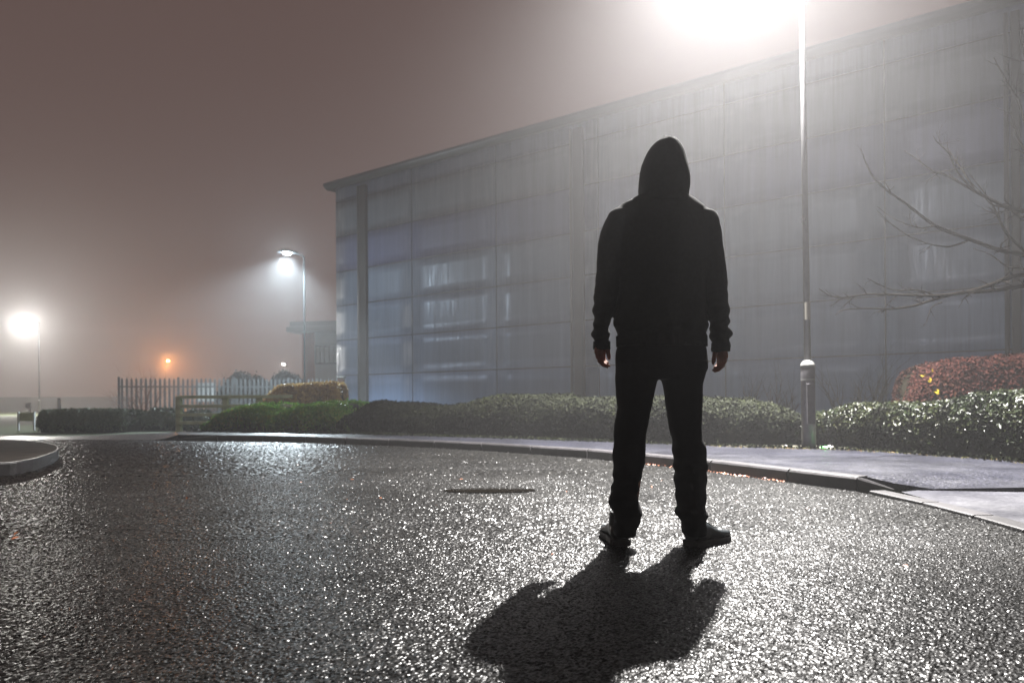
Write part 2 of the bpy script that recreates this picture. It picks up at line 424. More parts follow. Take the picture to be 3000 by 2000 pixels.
# traffic island on the left
isl = [(-700, 1425), (-300, 1408), (0, 1393), (82, 1382), (143, 1362), (171, 1344), (160, 1327), (100, 1315), (0, 1309), (-300, 1304), (-900, 1302)]
ip0 = [G(u, v) for u, v in isl]; ip = []
for i in range(len(ip0)):
    p0, p1, p2, p3 = ip0[i-1], ip0[i], ip0[(i+1) % len(ip0)], ip0[(i+2) % len(ip0)]
    for k in range(5):
        t = k/5; ip.append(p1 if i in (8, 9, 10) and k else .5*((2*p1) + (p2-p0)*t + (2*p0-5*p1+4*p2-p3)*t*t + (3*p1-p0-3*p2+p3)*t**3))
ip = [p for i, p in enumerate(ip) if i == 0 or (p-ip[i-1]).length > .01]
bm = bmesh.new(); cen = sum(ip, Vector()) / len(ip)
def ringv(k, z): return [bm.verts.new((cen + (p-cen)*k).to_3d() + Vector((0, 0, z))) for p in ip]
r0 = ringv(1, -.05); r1 = ringv(1, .105); r2 = ringv(.995, .12); r3 = ringv(.972, .12)
for a, b in ((r0, r1), (r1, r2), (r2, r3)):
    for i in range(len(a)): bm.faces.new((a[i], a[(i+1) % len(a)], b[(i+1) % len(a)], b[i]))
tag(bobj('island_kerb', bm, M['kerb']), kind='structure')
bm = bmesh.new(); f = bm.faces.new([bm.verts.new((cen + (p-cen)*.973).to_3d() + Vector((0, 0, .116))) for p in ip]); bmesh.ops.triangulate(bm, faces=[f])
tag(bobj('island_paving', bm, M['slab']), kind='structure')

# near-black oval added to stand in for a shallow dip in the asphalt
dip = empty('road_dip', G(1435, 1438))
tag(dip, 'thin dark oval standing in for a dip in the wet road left of the person', 'road dip')
bm = bmesh.new()
for k in range(40):
    a0, a1 = 2*math.pi*k/40, 2*math.pi*(k+1)/40
    q = [bm.verts.new((r*math.cos(a), r*.36*math.sin(a), .011)) for a in (a0, a1) for r in (.27, .34)]
    bm.faces.new((q[0], q[1], q[3], q[2]))
dip.location.z = -.004
bobj('rim', bm, M['dip_dark'], dip)
bm = bmesh.new(); loft(bm, [(0, 0, -.02, .268, .268*.36), (0, 0, .009, .268, .268*.36)], 40)
bobj('dip_floor', bm, M['dip_dark'], dip)

# ------------------------------------------------------------------ warehouse
HP = 1.45; Y1210 = F * HP / 110.0
o0 = P(1210, 1177, Y1210); wdir = Vector((1.436, -1, 0)).normalized(); wn = Vector((-1, -1.436, 0)).normalized()
def t_of(u):
    k = (u - 1500) / F; x0 = o0.x; return (k*Y1210 - x0) / (wdir.x - k*wdir.y)
WL = t_of(987); WR = t_of(3000) + 9
wh = empty('warehouse', (o0.x, o0.y, 0), math.atan2(wdir.y, wdir.x))
tag(wh, 'large grey metal clad warehouse filling the background behind the hedges', 'warehouse')
# local frame: x along the wall (right), -y towards the camera, z up
px = HP/110.0
rows_z = [0.0] + [CH + px * k for k in (85, 197, 307, 415, 527, 637)] + [CH + px * 690]
ZT = rows_z[-1]
bays = []; x = 0.0; PL = t_of(1457) 
b = -1
xs = [WL]
k = -1
while True:
    xx = PL * k
    if xx > WL + .4: xs.append(xx)
    k += 1
    if PL * k > WR: break
xs.append(WR)
bm = bmesh.new(); lay = bm.faces.layers.float.new('tone'); vl = None
tones = [0.0, .12, .25, .33, .66, .9, .8]
for i in range(len(xs)-1):
    for j in range(len(rows_z)-1):
        x0, x1 = xs[i] + .022, xs[i+1] - .022; z0, z1 = rows_z[j] + .018, rows_z[j+1] - .018
        tl = [random.uniform(-.0015, .0015) for _ in range(4)]
        n = 6; bow = random.uniform(-.0004, .0006)
        grid = []
        for a in range(n+1):
            rr = []
            for c in range(5):
                s, t = a/n, c/4
                y = (tl[0]*(1-s)*(1-t) + tl[1]*s*(1-t) + tl[2]*s*t + tl[3]*(1-s)*t) - bow*math.sin(s*math.pi)*math.sin(t*math.pi) - .02
                rr.append(bm.verts.new((x0 + (x1-x0)*s, y, z0 + (z1-z0)*t)))
            grid.append(rr)
        for a in range(n):
            for c in range(4):
                f = bm.faces.new((grid[a][c], grid[a+1][c], grid[a+1][c+1], grid[a][c+1])); f[lay] = tones[j] ; f.smooth = True
        # folded panel edges
        for a in range(n):
            for c0, g0 in ((0, 0), (4, 4)):
                v1, v2 = grid[a][c0], grid[a+1][c0]
                w1, w2 = bm.verts.new(v1.co + Vector((0, .035, 0))), bm.verts.new(v2.co + Vector((0, .035, 0)))
                f = bm.faces.new((v1, v2, w2, w1)); f[lay] = tones[j]
        for c in range(4):
            for a0 in (0, n):
                v1, v2 = grid[a0][c], grid[a0][c+1]
                w1, w2 = bm.verts.new(v1.co + Vector((0, .035, 0))), bm.verts.new(v2.co + Vector((0, .035, 0)))
                f = bm.faces.new((v1, v2, w2, w1)); f[lay] = tones[j]
me = bpy.data.meshes.new('wall'); bm.to_mesh(me); bm.free()
link('wall', me, M['wall'], wh)
bm = bmesh.new(); box(bm, WL+.02, WR-.02, .012, 14, 0, ZT-.02)
bobj('core_wall', bm, M['column'], wh)
bm = bmesh.new()                                              # low pitched roof
box(bm, WL-.05, WR, -.02, 14, ZT, ZT+.12)
bobj('roof', bm, M['column'], wh)
bm = bmesh.new()                                              # eaves gutter profile
pr = [(-.02, ZT-.12), (-.16, ZT-.11), (-.28, ZT-.02), (-.32, ZT+.03), (-.32, ZT+.12), (-.28, ZT+.14), (-.02, ZT+.14)]
x0, x1 = WL-.38, WR
A = [bm.verts.new((x0, y-.03, z)) for y, z in pr]; B = [bm.verts.new((x1, y-.03, z)) for y, z in pr]
for i in range(len(pr)): bm.faces.new((A[i], B[i], B[(i+1) % len(pr)], A[(i+1) % len(pr)]))
bm.faces.new(A); bm.faces.new(B[::-1])
bobj('eaves', bm, M['fascia'], wh)
bm = bmesh.new(); box(bm, WL-.385, WL-.05, -.02+.0, 14, ZT-.10, ZT+.135)
bobj('verge_trim', bm, M['fascia'], wh)
def colu(u0, u1, depth=.16):
    a, c = t_of(u0), t_of(u1)
    bm = bmesh.new(); box(bm, a, c, -depth-.03, -.028, 0, ZT-.30)
    o = bobj('column', bm, M['column'], wh, bevel=.015)
    bm = bmesh.new(); tube(bm, [(a-.09, -.14, .05), (a-.09, -.14, ZT-.29)], .05, 10)
    bobj('downpipe', bm, M['fascia'], wh, smooth=True)
colu(1064, 1082); colu(1690, 1718); colu(2966, 2992)

# ------------------------------------------------------------------ street lamps
def street_lamp(base, H, arm, col, power, label, sc=1.0, lean=0.0, full=True, spot=True, lens=60, body=True, halo=.12, size=.09, cone=140, blend=1.0, aim=(0, 0), pole='pole'):
    t = empty('street_lamp', base)
    t.rotation_euler.y = lean
    tag(t, label, 'street lamp', 'street lamps along the road')
    rb, r1, r2 = .077*sc, .038*sc, .026*sc
    top = 0.93
    bm = bmesh.new(); loft(bm, [(0, 0, -.12, rb, rb), (0, 0, top-.03, rb, rb), (0, 0, top, rb*.97, rb*.97)], 24)
    s = bobj('column_base', bm, M['shroud'], t, smooth=True)
    if full:
        bm = bmesh.new(); loft(bm, [(0, 0, top-.15, rb*1.015, rb*1.015), (0, 0, top-.135, rb*1.015, rb*1.015)], 24)
        bobj('band', bm, M['cap'], s)
        bm = bmesh.new(); box(bm, -.045, .045, -rb-.004, -rb+.02, .28, .74)
        bobj('access_door', bm, M['shroud'], s, bevel=.003)
    bm = bmesh.new(); loft(bm, [(0, 0, top-.005, rb*1.06, rb*1.06), (0, 0, top+.03, rb*1.02, rb*1.02), (0, 0, top+.06, rb*.8, rb*.8), (0, 0, top+.075, r1*1.1, r1*1.1)], 24)
    bobj('shoulder', bm, M['cap'], t, smooth=True)
    bm = bmesh.new(); tube(bm, [(0, 0, top-.1), (0, 0, H*.5), (0, 0, H)], [r1, (r1+r2)/2, r2], 16)
    bobj('shaft', bm, M[pole], t, smooth=True)
    ax, ay = arm; L = math.hypot(ax, ay); dx, dy = ax/L, ay/L
    bm = bmesh.new(); tube(bm, [(0, 0, H-.25), (0, 0, H-.05), (dx*.06, dy*.06, H+.03), (dx*.2, dy*.2, H+.06), (ax, ay, H+.09)], .022*sc, 10)
    bobj('arm', bm, M[pole], t, smooth=True)
    # lantern: tapered canopy with glass bowl underneath
    bm = bmesh.new()
    Z = H + .09
    rings = []
    for s_, wv, hv in ((-.12, .04, .04), (0, .06, .07), (.12, .12, .10), (.35, .14, .11), (.52, .11, .08), (.6, .05, .03)):
        rings.append((s_, wv, hv))
    rs = []
    nx, ny = -dy, dx
    for s_, wv, hv in rings:
        r = []
        for k in range(14):
            a = math.pi * k / 13
            r.append(bm.verts.new((ax + dx*s_ + nx*wv*math.cos(a), ay + dy*s_ + ny*wv*math.cos(a), Z + hv*math.sin(a))))
        rs.append(r)
    for a, c in zip(rs[:-1], rs[1:]):
        for k in range(13): bm.faces.new((a[k], a[k+1], c[k+1], c[k]))
        bm.faces.new((a[0], c[0], c[-1], a[-1]))
    bm.faces.new(rs[0]); bm.faces.new(rs[-1][::-1])
    la = bobj('lantern', bm, M['dark_metal'], t, smooth=False)
    bm = bmesh.new(); blob(bm, (ax + dx*.27, ay + dy*.27, Z - .012), (.15 if abs(dx) > .5 else .1, .1 if abs(dx) > .5 else .15, .055))
    bobj('bowl', bm, emis('lamp_bowl', col, lens), la, smooth=True)
    loc = Vector((ax + dx*.27, ay + dy*.27, Z - .13))
    ld = bpy.data.lights.new('lamp_light', 'SPOT'); ld.energy = power; ld.color = col; ld.shadow_soft_size = size
    ld.spot_size = R(cone); ld.spot_blend = blend
    lo = bpy.data.objects.new('lamp_light', ld); COL.objects.link(lo); lo.parent = t; lo.location = loc; lo.rotation_euler = (R(aim[0]), R(aim[1]), 0)
    ld2 = bpy.data.lights.new('lamp_spill', 'POINT'); ld2.energy = power*halo; ld2.color = col; ld2.shadow_soft_size = size
    lo2 = bpy.data.objects.new('lamp_spill', ld2); COL.objects.link(lo2); lo2.parent = t; lo2.location = loc
    return t
WHITE = (1.0, .965, .93); COOL = (.80, .93, 1.0); SOD = (1.0, .36, .10)
main = street_lamp(G(2370, 1313, .10), 7.38, (-.36, .06), WHITE, LAMP_POWER, 'tall grey street lamp standing on the pavement at the hedge right of the person', lean=-.010, aim=(-3, 3), cone=98, halo=.022)
bm = bmesh.new()
for k in range(6):
    a0 = math.radians(215 + k*18); a1 = a0 + math.radians(18)
    q = [bm.verts.new((math.cos(a)*.0405, math.sin(a)*.0405, z)) for a in (a0, a1) for z in (1.47, 1.67)]
    bm.faces.new((q[0], q[2], q[3], q[1]))
bobj('sticker', bm, M['sticker'], main)
b2 = P(893, 1180, 24.5); street_lamp((b2.x, b2.y, .05), 5.85, (-.28, -.1), COOL, 9000, 'cool white street lamp glowing beside the warehouse corner', full=False, lens=120, halo=.07, size=.2, cone=120, blend=.45, aim=(-16, 3), pole='unlit_pole')
b3 = P(115, 1183, 47); street_lamp((b3.x, b3.y, -.05), 6.35, (-.62, -.1), (1, .97, .9), 4500, 'largest white glowing street lamp at the far left edge', full=False, lens=350, halo=1.9, size=.3, sc=1.2, cone=130, blend=.8, pole='unlit_pole')
b4 = P(486, 1180, 75); street_lamp((b4.x, b4.y, -.05), 5.3, (.1, -.05), SOD, 3000, 'small orange sodium street lamp beyond the palisade fence', full=False, lens=300, halo=1.6, sc=1.2, pole='unlit_pole', size=.2)
b5 = P(842, 1180, 78); street_lamp((b5.x, b5.y, -.05), 5.0, (-.1, -.05), (1, .9, .8), 500, 'tiny distant white street lamp left of the office building', full=False, lens=300, halo=.9, sc=1.2, pole='unlit_pole', size=.15)

# ------------------------------------------------------------------ hedges
def smooth1(x): return x*x*(3-2*x)
def leaves_mesh(name, pos, nrm, size, m, parent, fold=True, jitter=.7):
    """pos, nrm: (n,3) arrays; one pointed folded leaf (4 verts, 2 faces) per point"""
    n = len(pos); nr = nrm + rng.normal(0, jitter, (n, 3)); nr /= np.linalg.norm(nr, axis=1)[:, None] + 1e-9
    a = rng.normal(0, 1, (n, 3)); a -= (a*nr).sum(1)[:, None]*nr; a /= np.linalg.norm(a, axis=1)[:, None] + 1e-9
    b = np.cross(nr, a); s = size * rng.uniform(.6, 1.35, (n, 1))
    v = np.empty((n, 4, 3))
    v[:, 0] = pos - a*s; v[:, 2] = pos + a*s
    v[:, 1] = pos + b*s*.48 + nr*s*.22; v[:, 3] = pos - b*s*.48 + nr*s*.22
    vv = v.reshape(-1, 3); i = np.arange(n)[:, None]*4
    f = np.concatenate([i + np.array([[0, 1, 2]]), i + np.array([[0, 2, 3]])], 0)
    me = bpy.data.meshes.new(name); me.vertices.add(len(vv)); me.vertices.foreach_set('co', vv.ravel().astype(np.float32))
    me.loops.add(f.size); me.loops.foreach_set('vertex_index', f.ravel().astype(np.int32))
    me.polygons.add(len(f)); me.polygons.foreach_set('loop_start', np.arange(0, f.size, 3, dtype=np.int32))
    me.update(); me.validate()
    return link(name, me, m, parent)
def hedge(label, prof, depth, leaf, count, mat, group='hedges and bushes along the warehouse', zb=.09, lump=.07, name='hedge', cat='hedge', base_pts=None, taper=(1, 1), coremat=None, Ytop=.45, rough=.5):
    """prof: (u, v_base, v_top) photo pixels; base_pts may give (X, Y) directly with heights in prof[2]"""
    pts = []
    if base_pts is None:
        for u, vb, vt in prof:
            g = G(u, vb, zb); top = P(u, vt, g.y + depth*Ytop).z
            pts.append((g.x, g.y, max(.15, top - zb)))
    else: pts = base_pts
    org = Vector((pts[0][0], pts[0][1], zb)); t = empty(name, org)
    tag(t, label, cat, group)
    A = np.array(pts); L = np.concatenate([[0], np.cumsum(np.hypot(*(np.diff(A[:, :2], axis=0).T)))])
    def at(s):
        return np.stack([np.interp(s, L, A[:, i]) for i in range(3)], -1)
    T = L[-1]
    def surf(s, q, shrink=0.0):
        """s along (m), q in 0..1 round the section from front foot over the top to the back foot"""
        p = at(s); e = .05
        tg = at(np.clip(s+e, 0, T)) - at(np.clip(s-e, 0, T)); tg = tg[:, :2]; tg /= np.linalg.norm(tg, axis=1)[:, None] + 1e-9
        nb = np.stack([-tg[:, 1], tg[:, 0]], -1)                          # away from the road
        endk = np.clip(np.minimum(s/ (depth*.35*taper[0]+1e-6), (T-s)/(depth*.35*taper[1]+1e-6)), 0, 1) ** .5
        h = p[:, 2] * (.35 + .65*endk); dp = depth * (.45 + .55*endk)
        ang = math.pi * q
        cx = -np.cos(ang); cz = np.sin(ang)
        pw = .42
        X = np.sign(cx) * np.abs(cx)**pw; Z = np.abs(cz)**pw
        x = dp*.5 + X*(dp*.5 - shrink); z = Z*(h - shrink)
        foot = (1 - Z)**2 * .10 * (X < 0); x = x + foot
        pos = np.stack([p[:, 0] + nb[:, 0]*x, p[:, 1] + nb[:, 1]*x, z], -1)
        nr = np.stack([nb[:, 0]*X, nb[:, 1]*X, Z], -1); nr /= np.linalg.norm(nr, axis=1)[:, None] + 1e-9
        return pos, nr
    def lumps(pos, nr):
        d = np.array([noise.noise(Vector(p)*1.3)*.6 + noise.noise(Vector(p)*3.7)*.4 for p in pos + np.array(org)])
        out = pos + nr*(d*lump)[:, None]
        return out
    # inner mass
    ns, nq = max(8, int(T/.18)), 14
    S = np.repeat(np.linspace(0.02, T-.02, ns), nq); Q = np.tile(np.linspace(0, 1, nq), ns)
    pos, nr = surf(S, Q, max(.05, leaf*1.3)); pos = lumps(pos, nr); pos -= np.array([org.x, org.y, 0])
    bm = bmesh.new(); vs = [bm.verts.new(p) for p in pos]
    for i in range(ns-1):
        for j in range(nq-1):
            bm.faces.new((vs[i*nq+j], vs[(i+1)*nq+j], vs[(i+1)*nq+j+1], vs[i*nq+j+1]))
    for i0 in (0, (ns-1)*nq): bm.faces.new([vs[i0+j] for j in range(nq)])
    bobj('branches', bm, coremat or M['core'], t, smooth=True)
    # leaves
    s = rng.uniform(0, T, count)
    qq = rng.uniform(0.0, .78, count)
    ends = rng.random(count) < .09
    s = np.where(ends, np.where(rng.random(count) < .5, rng.uniform(0, .12, count), T - rng.uniform(0, .12, count)), s)
    pos, nr = surf(s, qq, 0.0); pos = lumps(pos, nr)
    cen_, _ = surf(s, np.full(count, .5), 0.0); cen_[:, 2] *= .45
    k_ = np.where(ends, np.sqrt(rng.random(count)), 1.0)[:, None]; pos = cen_ + (pos - cen_)*k_
    pos += nr * rng.normal(-.01, leaf*rough, (count, 1)); pos -= np.array([org.x, org.y, 0])
    leaves_mesh('foliage', pos, nr, leaf, mat, t)
    return t
hedge('rounded bright green bush at the left end of the row, lit by the cool lamp', [(586, 1261, 1226), (620, 1262, 1204), (683, 1263, 1187), (746, 1264, 1177), (800, 1265, 1176)], 2.0, .030, 15000, M['leaf_green'], lump=.10)
hedge('dark green rounded bush between the bright green bush and the long hedge', [(775, 1265, 1188), (810, 1265, 1179), (874, 1266, 1176), (950, 1267, 1178), (1018, 1268, 1188)], 1.9, .030, 15000, M['leaf_green'], lump=.12)
hedge('long low wavy green hedge below the warehouse wall, passing behind the person', [(985, 1268, 1192), (1015, 1268, 1184), (1072, 1270, 1176), (1141, 1272, 1180), (1187, 1273, 1188), (1273, 1276, 1188), (1348, 1279, 1172), (1445, 1281, 1159), (1531, 1284, 1157), (1646, 1288, 1166), (1795, 1293, 1164),
       (1940, 1298, 1162), (2100, 1304, 1170), (2240, 1303, 1172), (2386, 1303, 1178)], 1.7, .026, 62000, M['leaf_olive'], lump=.08)
hedge('glossy dark evergreen hedge nearest the camera at the right edge', [(2330, 1303, 1182), (2400, 1304, 1179), (2470, 1309, 1179), (2559, 1317, 1180), (2661, 1326, 1172), (2814, 1337, 1152), (2900, 1344, 1145), (3000, 1353, 1137), (3150, 1368, 1128), (3400, 1395, 1112)], 1.6, .024, 48000, M['leaf_dark'], lump=.07)
# red bush behind the near hedge
Yr = 9.2
rb = [(P(u, 1170, Yr).x, Yr - (u-2660)*.0012, P(u, v, Yr+.4).z - .09) for u, v in ((2655, 1165), (2690, 1095), (2740, 1070), (2800, 1056), (2900, 1050), (3000, 1046), (3200, 1040))]
rbush = hedge('russet red clipped bush behind the glossy hedge at the right edge', None, 1.4, .026, 26000, M['leaf_red'], base_pts=rb, lump=.06, name='bush', cat='bush', taper=(.5, 1))
yl = [P(u, v, 9.05) for u, v in ((2725, 1112), (2748, 1144), (2710, 1096), (2731, 1085), (2702, 1100), (2745, 1150), (2722, 1116))]
leaves_mesh('yellow_leaves', np.array([list(p - rbush.location) for p in yl]), np.tile([[0, -1, 0]], (len(yl), 1)), .03, M['leaf_yellow'], rbush, jitter=.4)
# autumn bush
Ya = 16.5
ab = [(P(u, 1178, Ya).x, Ya, P(u, v, Ya+.5).z - .09) for u, v in ((735, 1172), (765, 1143), (810, 1131), (858, 1124), (938, 1120), (992, 1122))]
hedge('golden autumn leaved bush in front of the brick pillar', None, 1.6, .04, 14000, M['leaf_autumn'], base_pts=ab, lump=.1, name='bush', cat='bush', taper=(1, .3))
# left clipped hedge in the fog
Yl = 16.5
lb = [(P(u, 1183, Yl).x, Yl, P(u, v, Yl+.4).z - .0) for u, v in ((104, 1196), (180, 1195), (260, 1195), (352, 1197))]
hedge('grey green box shaped hedge in the fog at the far left', None, 1.2, .035, 12000, M['leaf_far'], base_pts=lb, lump=.03, zb=-.04, taper=(.1, .1))
# low ground shrubs in front of the palisade
gb = [(P(u, 1183, 17.5).x, 17.5, h) for u, h in ((352, .40), (400, .52), (440, .55), (500, .42), (560, .5), (600, .5))]
hedge('low ragged green shrub at the foot of the palisade fence', None, 1.2, .04, 9000, M['leaf_far'], base_pts=gb, lump=.18, zb=-.04, name='bush', cat='bush')
# dark shrubs behind fence
for (ua, ub, va, lab) in ((625, 770, 1100, 'dark twiggy shrub behind the fence left of the small white lamp'), (755, 880, 1094, 'dark shrub behind the fence under the small white lamp')):
    sb = [(P(u, 1183, 28).x, 28, P(u, v, 28.5).z) for u, v in ((ua, va+25), (ua+30, va+4), ((ua+ub)/2, va), (ub-30, va+3), (ub, va+18))]
    hedge(lab, None, 2.0, .06, 6000, M['leaf_olive'], base_pts=sb, lump=.35, zb=0, name='bush', cat='bush', rough=1.5)

# ------------------------------------------------------------------ fences
pf = empty('palisade_fence', P(347, 1183, 24) * 1); pf.location.z = -.05
tag(pf, 'grey steel palisade fence with pointed pales behind the green bushes', 'fence')
pa, pb = P(347, 1183, 24), P(995, 1183, 26.5); pdv = (pb-pa); pdv.z = 0; PLn = pdv.length; pdv.normalize(); pnn = Vector((-pdv.y, pdv.x, 0))
Hf = P(347, 1105, 24).z + .05
def pbox(bm, s0, s1, n0, n1, z0, z1, top=None):
    base = pa - pf.location; base.z = 0
    c = [base + pdv*s + pnn*n for s, n in ((s0, n0), (s1, n0), (s1, n1), (s0, n1))]
    lo = [bm.verts.new((p.x, p.y, z0)) for p in c]; hi = [bm.verts.new((p.x, p.y, z1)) for p in c]
    for i in range(4): bm.faces.new((lo[i], lo[(i+1) % 4], hi[(i+1) % 4], hi[i]))
    bm.faces.new(lo[::-1])
    if top is None: bm.faces.new(hi)
    else:
        m = (c[0]+c[1]+c[2]+c[3])/4; ap = bm.verts.new((m.x, m.y, z1+top))
        for i in range(4): bm.faces.new((hi[i], hi[(i+1) % 4], ap))
npale = int(PLn/.15)
for i in range(npale):
    s = .08 + i*.15; bm = bmesh.new(); dz = random.uniform(-.01, .01)
    pbox(bm, s, s+.072, -.012, 0, .12, Hf-.09+dz, .09)
    bobj('pale', bm, M['galv'], pf)
for z in (.35, Hf-.35):
    bm = bmesh.new(); pbox(bm, 0, PLn, .002, .045, z, z+.05); bobj('rail', bm, M['galv'], pf)
for k in range(5):
    bm = bmesh.new(); s = k*PLn/4; pbox(bm, s-.03, s+.04, .047, .12, 0, Hf+.02); bobj('post', bm, M['galv'], pf)

rf = empty('post_and_rail_fence', (P(525, 1183, 14.6).x, 14.6, -.02))
tag(rf, 'pale timber post and rail fence beside the bright green bush', 'fence')
zt = P(525, 1163, 14.6).z
for u in (525, 662, 760):
    bm = bmesh.new(); xx = P(u, 1183, 14.6).x - rf.location.x; box(bm, xx-.055, xx+.055, -.06, .05, 0, zt+.04); bobj('post', bm, M['timber'], rf, bevel=.01)
xe = P(860, 1183, 14.6).x - rf.location.x
for v in (1163, 1190, 1215, 1238):
    z = P(525, v, 14.6).z + .02
    bm = bmesh.new(); box(bm, .0, xe, -.095, -.062, z-.035, z+.035); bobj('rail', bm, M['timber'], rf, bevel=.005)

# brick pillar with stone cap at the warehouse corner
c = P(1000, 1183, 25); bp = empty('brick_pillar', (c.x, c.y, 0)); tag(bp, 'narrow red brick pillar with a grey cap at the warehouse corner', 'pillar')
n = NT('brick_courses'); co = n.coord()
br = n.n('ShaderNodeTexBrick'); br.inputs['Scale'].default_value = 4.4; br.inputs['Color1'].default_value = (.30, .10, .06, 1); br.inputs['Color2'].default_value = (.22, .075, .045, 1)
br.inputs['Mortar'].default_value = (.3, .28, .25, 1); br.inputs['Mortar Size'].default_value = .02
mp = n.coord(rot=(R(90), 0, 0)); n.l(mp, br.inputs['Vector']); n.l(br.outputs['Color'], n.b.inputs['Base Color']); n.b.inputs['Roughness'].default_value = .8
zp = P(1000, 1108, 25).z
bm = bmesh.new(); box(bm, -.11, .11, -.11, .11, 0, zp); bobj('shaft', bm, n.m, bp)
bm = bmesh.new(); box(bm, -.15, .14, -.15, .15, zp, zp+.07); bobj('cap', bm, M['cap'], bp, bevel=.01)

# ------------------------------------------------------------------ office building beyond
Yo = 42.0
cc = P(990, 1183, Yo); ob = empty('office_building', (cc.x, cc.y, 0), R(-9))
tag(ob, 'pale two storey office building in the fog beyond the warehouse corner', 'building')
Wm = Yo/F
hb = P(985, 958, Yo).z
def X(u): return (u-990)*Wm
bm = bmesh.new(); box(bm, X(918), 8, 0, 8, 0, hb-.3); bobj('wall', bm, M['cladding_far'], ob)
bm = bmesh.new(); box(bm, X(876), X(918)-.003, .15, 8, 0, hb-.3); bobj('brick_wall', bm, M['brick'], ob)
bm = bmesh.new(); box(bm, X(846), 8.4, -.7, 8.4, hb-.3, hb+.02); box(bm, X(852), 8.2, -.5, 8.2, hb+.02, hb+.35); bobj('roof', bm, M['cladding_far'], ob, bevel=.03)
zw0, zw1 = P(950, 1062, Yo).z, P(950, 1014, Yo).z
wf = empty('window', (0, 0, 0)); wf.parent = ob
bm = bmesh.new(); x0, x1 = X(926), X(1010)
box(bm, x0-.1, x1, -.09, -.002, zw0-.1, zw0); box(bm, x0-.1, x1, -.09, -.002, zw1, zw1+.1)
for k in range(7): xx = x0-.05 + k*(x1-x0)/6; box(bm, xx-.04, xx+.04, -.085, -.002, zw0+.002, zw1-.002)
bobj('frame', bm, M['dark_metal'], wf)
bm = bmesh.new(); box(bm, x0, x1, -.05, -.003, zw0, zw1); bobj('pane', bm, M['cladding_far'], wf)

# pale board behind the fence, boundary wall, sign, posts at left
c = P(606, 1183, 27); nb = empty('white_board', (c.x, c.y, 0)); tag(nb, 'bright white panel standing behind the palisade fence', 'board')
z0, z1 = P(606, 1176, 27).z, P(606, 1121, 27).z
bm = bmesh.new(); box(bm, -.36, .36, -.02, .02, z0, z1); bobj('panel', bm, M['white'], nb, bevel=.01)
for s in (-.3, .3):
    bm = bmesh.new(); box(bm, s-.03, s+.03, .022, .08, 0, z1-.05); bobj('post', bm, M['galv'], nb)
c = P(-100, 1183, 62); fw = empty('boundary_wall', (c.x, c.y, 0)); tag(fw, 'faint long low wall in the fog behind the leftmost lamp', 'wall')
zt2 = P(0, 1166, 62).z
bm = bmesh.new(); box(bm, -20, 14.5, 0, .3, 0, zt2); bobj('wall', bm, M['fascia'], fw)
bm = bmesh.new(); box(bm, -20, 14.55, -.05, .35, zt2, zt2+.08); bobj('coping', bm, M['fascia'], fw)
c = G(80, 1258, -.03); sg = empty('sign_board', (c.x, c.y, -.05)); tag(sg, 'low blank grey sign board on two white posts left of the box hedge', 'sign')
w_ = 23*c.y/F; zs0, zs1 = P(80, 1233, c.y).z+.05, P(80, 1208, c.y).z+.05
bm = bmesh.new(); box(bm, -w_, w_, -.02, .02, zs0, zs1); bobj('board', bm, M['timber'], sg, bevel=.005)
for s in (-1, 1):
    bm = bmesh.new(); box(bm, s*w_-.02, s*w_+.02, -.055, -.021, 0, zs1+.03); bobj('post', bm, M['white'], sg)
c = P(86, 1183, 30); mk = empty('marker_post', (c.x, c.y, -.05)); tag(mk, 'slim white marker post standing behind the sign board', 'post')
z1 = P(86, 1181, 30).z+.05
bm = bmesh.new(); tube(bm, [(.03, 0, 0), (.03, 0, z1)], .04, 10); bobj('post', bm, M['white'], mk, smooth=True)
bm = bmesh.new(); box(bm, -.12, .09, -.055, -.03, z1-.22, z1+.03); bobj('plate', bm, M['white'], mk)
c = P(173, 1183, 28); bo = empty('bollard', (c.x, c.y, -.05)); tag(bo, 'tall dark post with a pale strip behind the box hedge', 'post')
z1 = P(173, 1165, 28).z+.05
bm = bmesh.new(); loft(bm, [(0, 0, 0, .06, .06), (0, 0, z1-.03, .06, .06), (0, 0, z1, .03, .03)], 14); bobj('post', bm, M['dark_metal'], bo, smooth=True)
bm = bmesh.new(); box(bm, .0, .07, -.085, -.061, z1-.5, z1-.06); bobj('reflector', bm, M['white'], bo)

# ------------------------------------------------------------------ bare plants
def twig(bm, p, d, L, r, depth, spread=.6, seg=5, droop=0):
    pts = [p]; rad = [r]; n = 5
    dd = d.normalized()
    for i in range(n):
        dd = (dd + Vector((random.gauss(0, .12), random.gauss(0, .12), random.gauss(0, .12) + droop))).normalized()
        pts.append(pts[-1] + dd*L/n); rad.append(r*(1-.75*(i+1)/n))
    tube(bm, pts, rad, seg)
    if depth > 0:
        for i in range(1, n+1):
            for _ in range(2 if depth > 1 else 1):
                if random.random() < .8:
                    nd = (dd + Vector((random.gauss(0, spread), random.gauss(0, spread), random.gauss(.1, spread)))).normalized()
                    twig(bm, pts[i], nd, L*random.uniform(.35, .6), rad[i]*.7, depth-1, spread, seg, droop)
def shrub(u, vtop, Y, n, label, zb=0, m='redtwig', spread=.5, grp='bare shrubs and saplings'):
    c = P(u, 1183, Y); t = empty('bare_shrub', (c.x, Y, zb)); tag(t, label, 'shrub', grp)
    H = P(u, vtop, Y).z - zb; bm = bmesh.new()
    for k in range(n):
        twig(bm, Vector((random.uniform(-.05, .05), random.uniform(-.05, .05), 0)), Vector((random.gauss(0, .28), random.gauss(0, .28), 1)), H*random.uniform(.6, .95), .016, 2, spread)
    bobj('stems', bm, M[m], t)
    return t
shrub(425, 1088, 19, 9, 'bare russet shrub in front of the palisade fence, left of the orange lamp', -.04)
shrub(383, 1120, 19.5, 6, 'smaller bare russet shrub at the left end of the palisade fence', -.04)
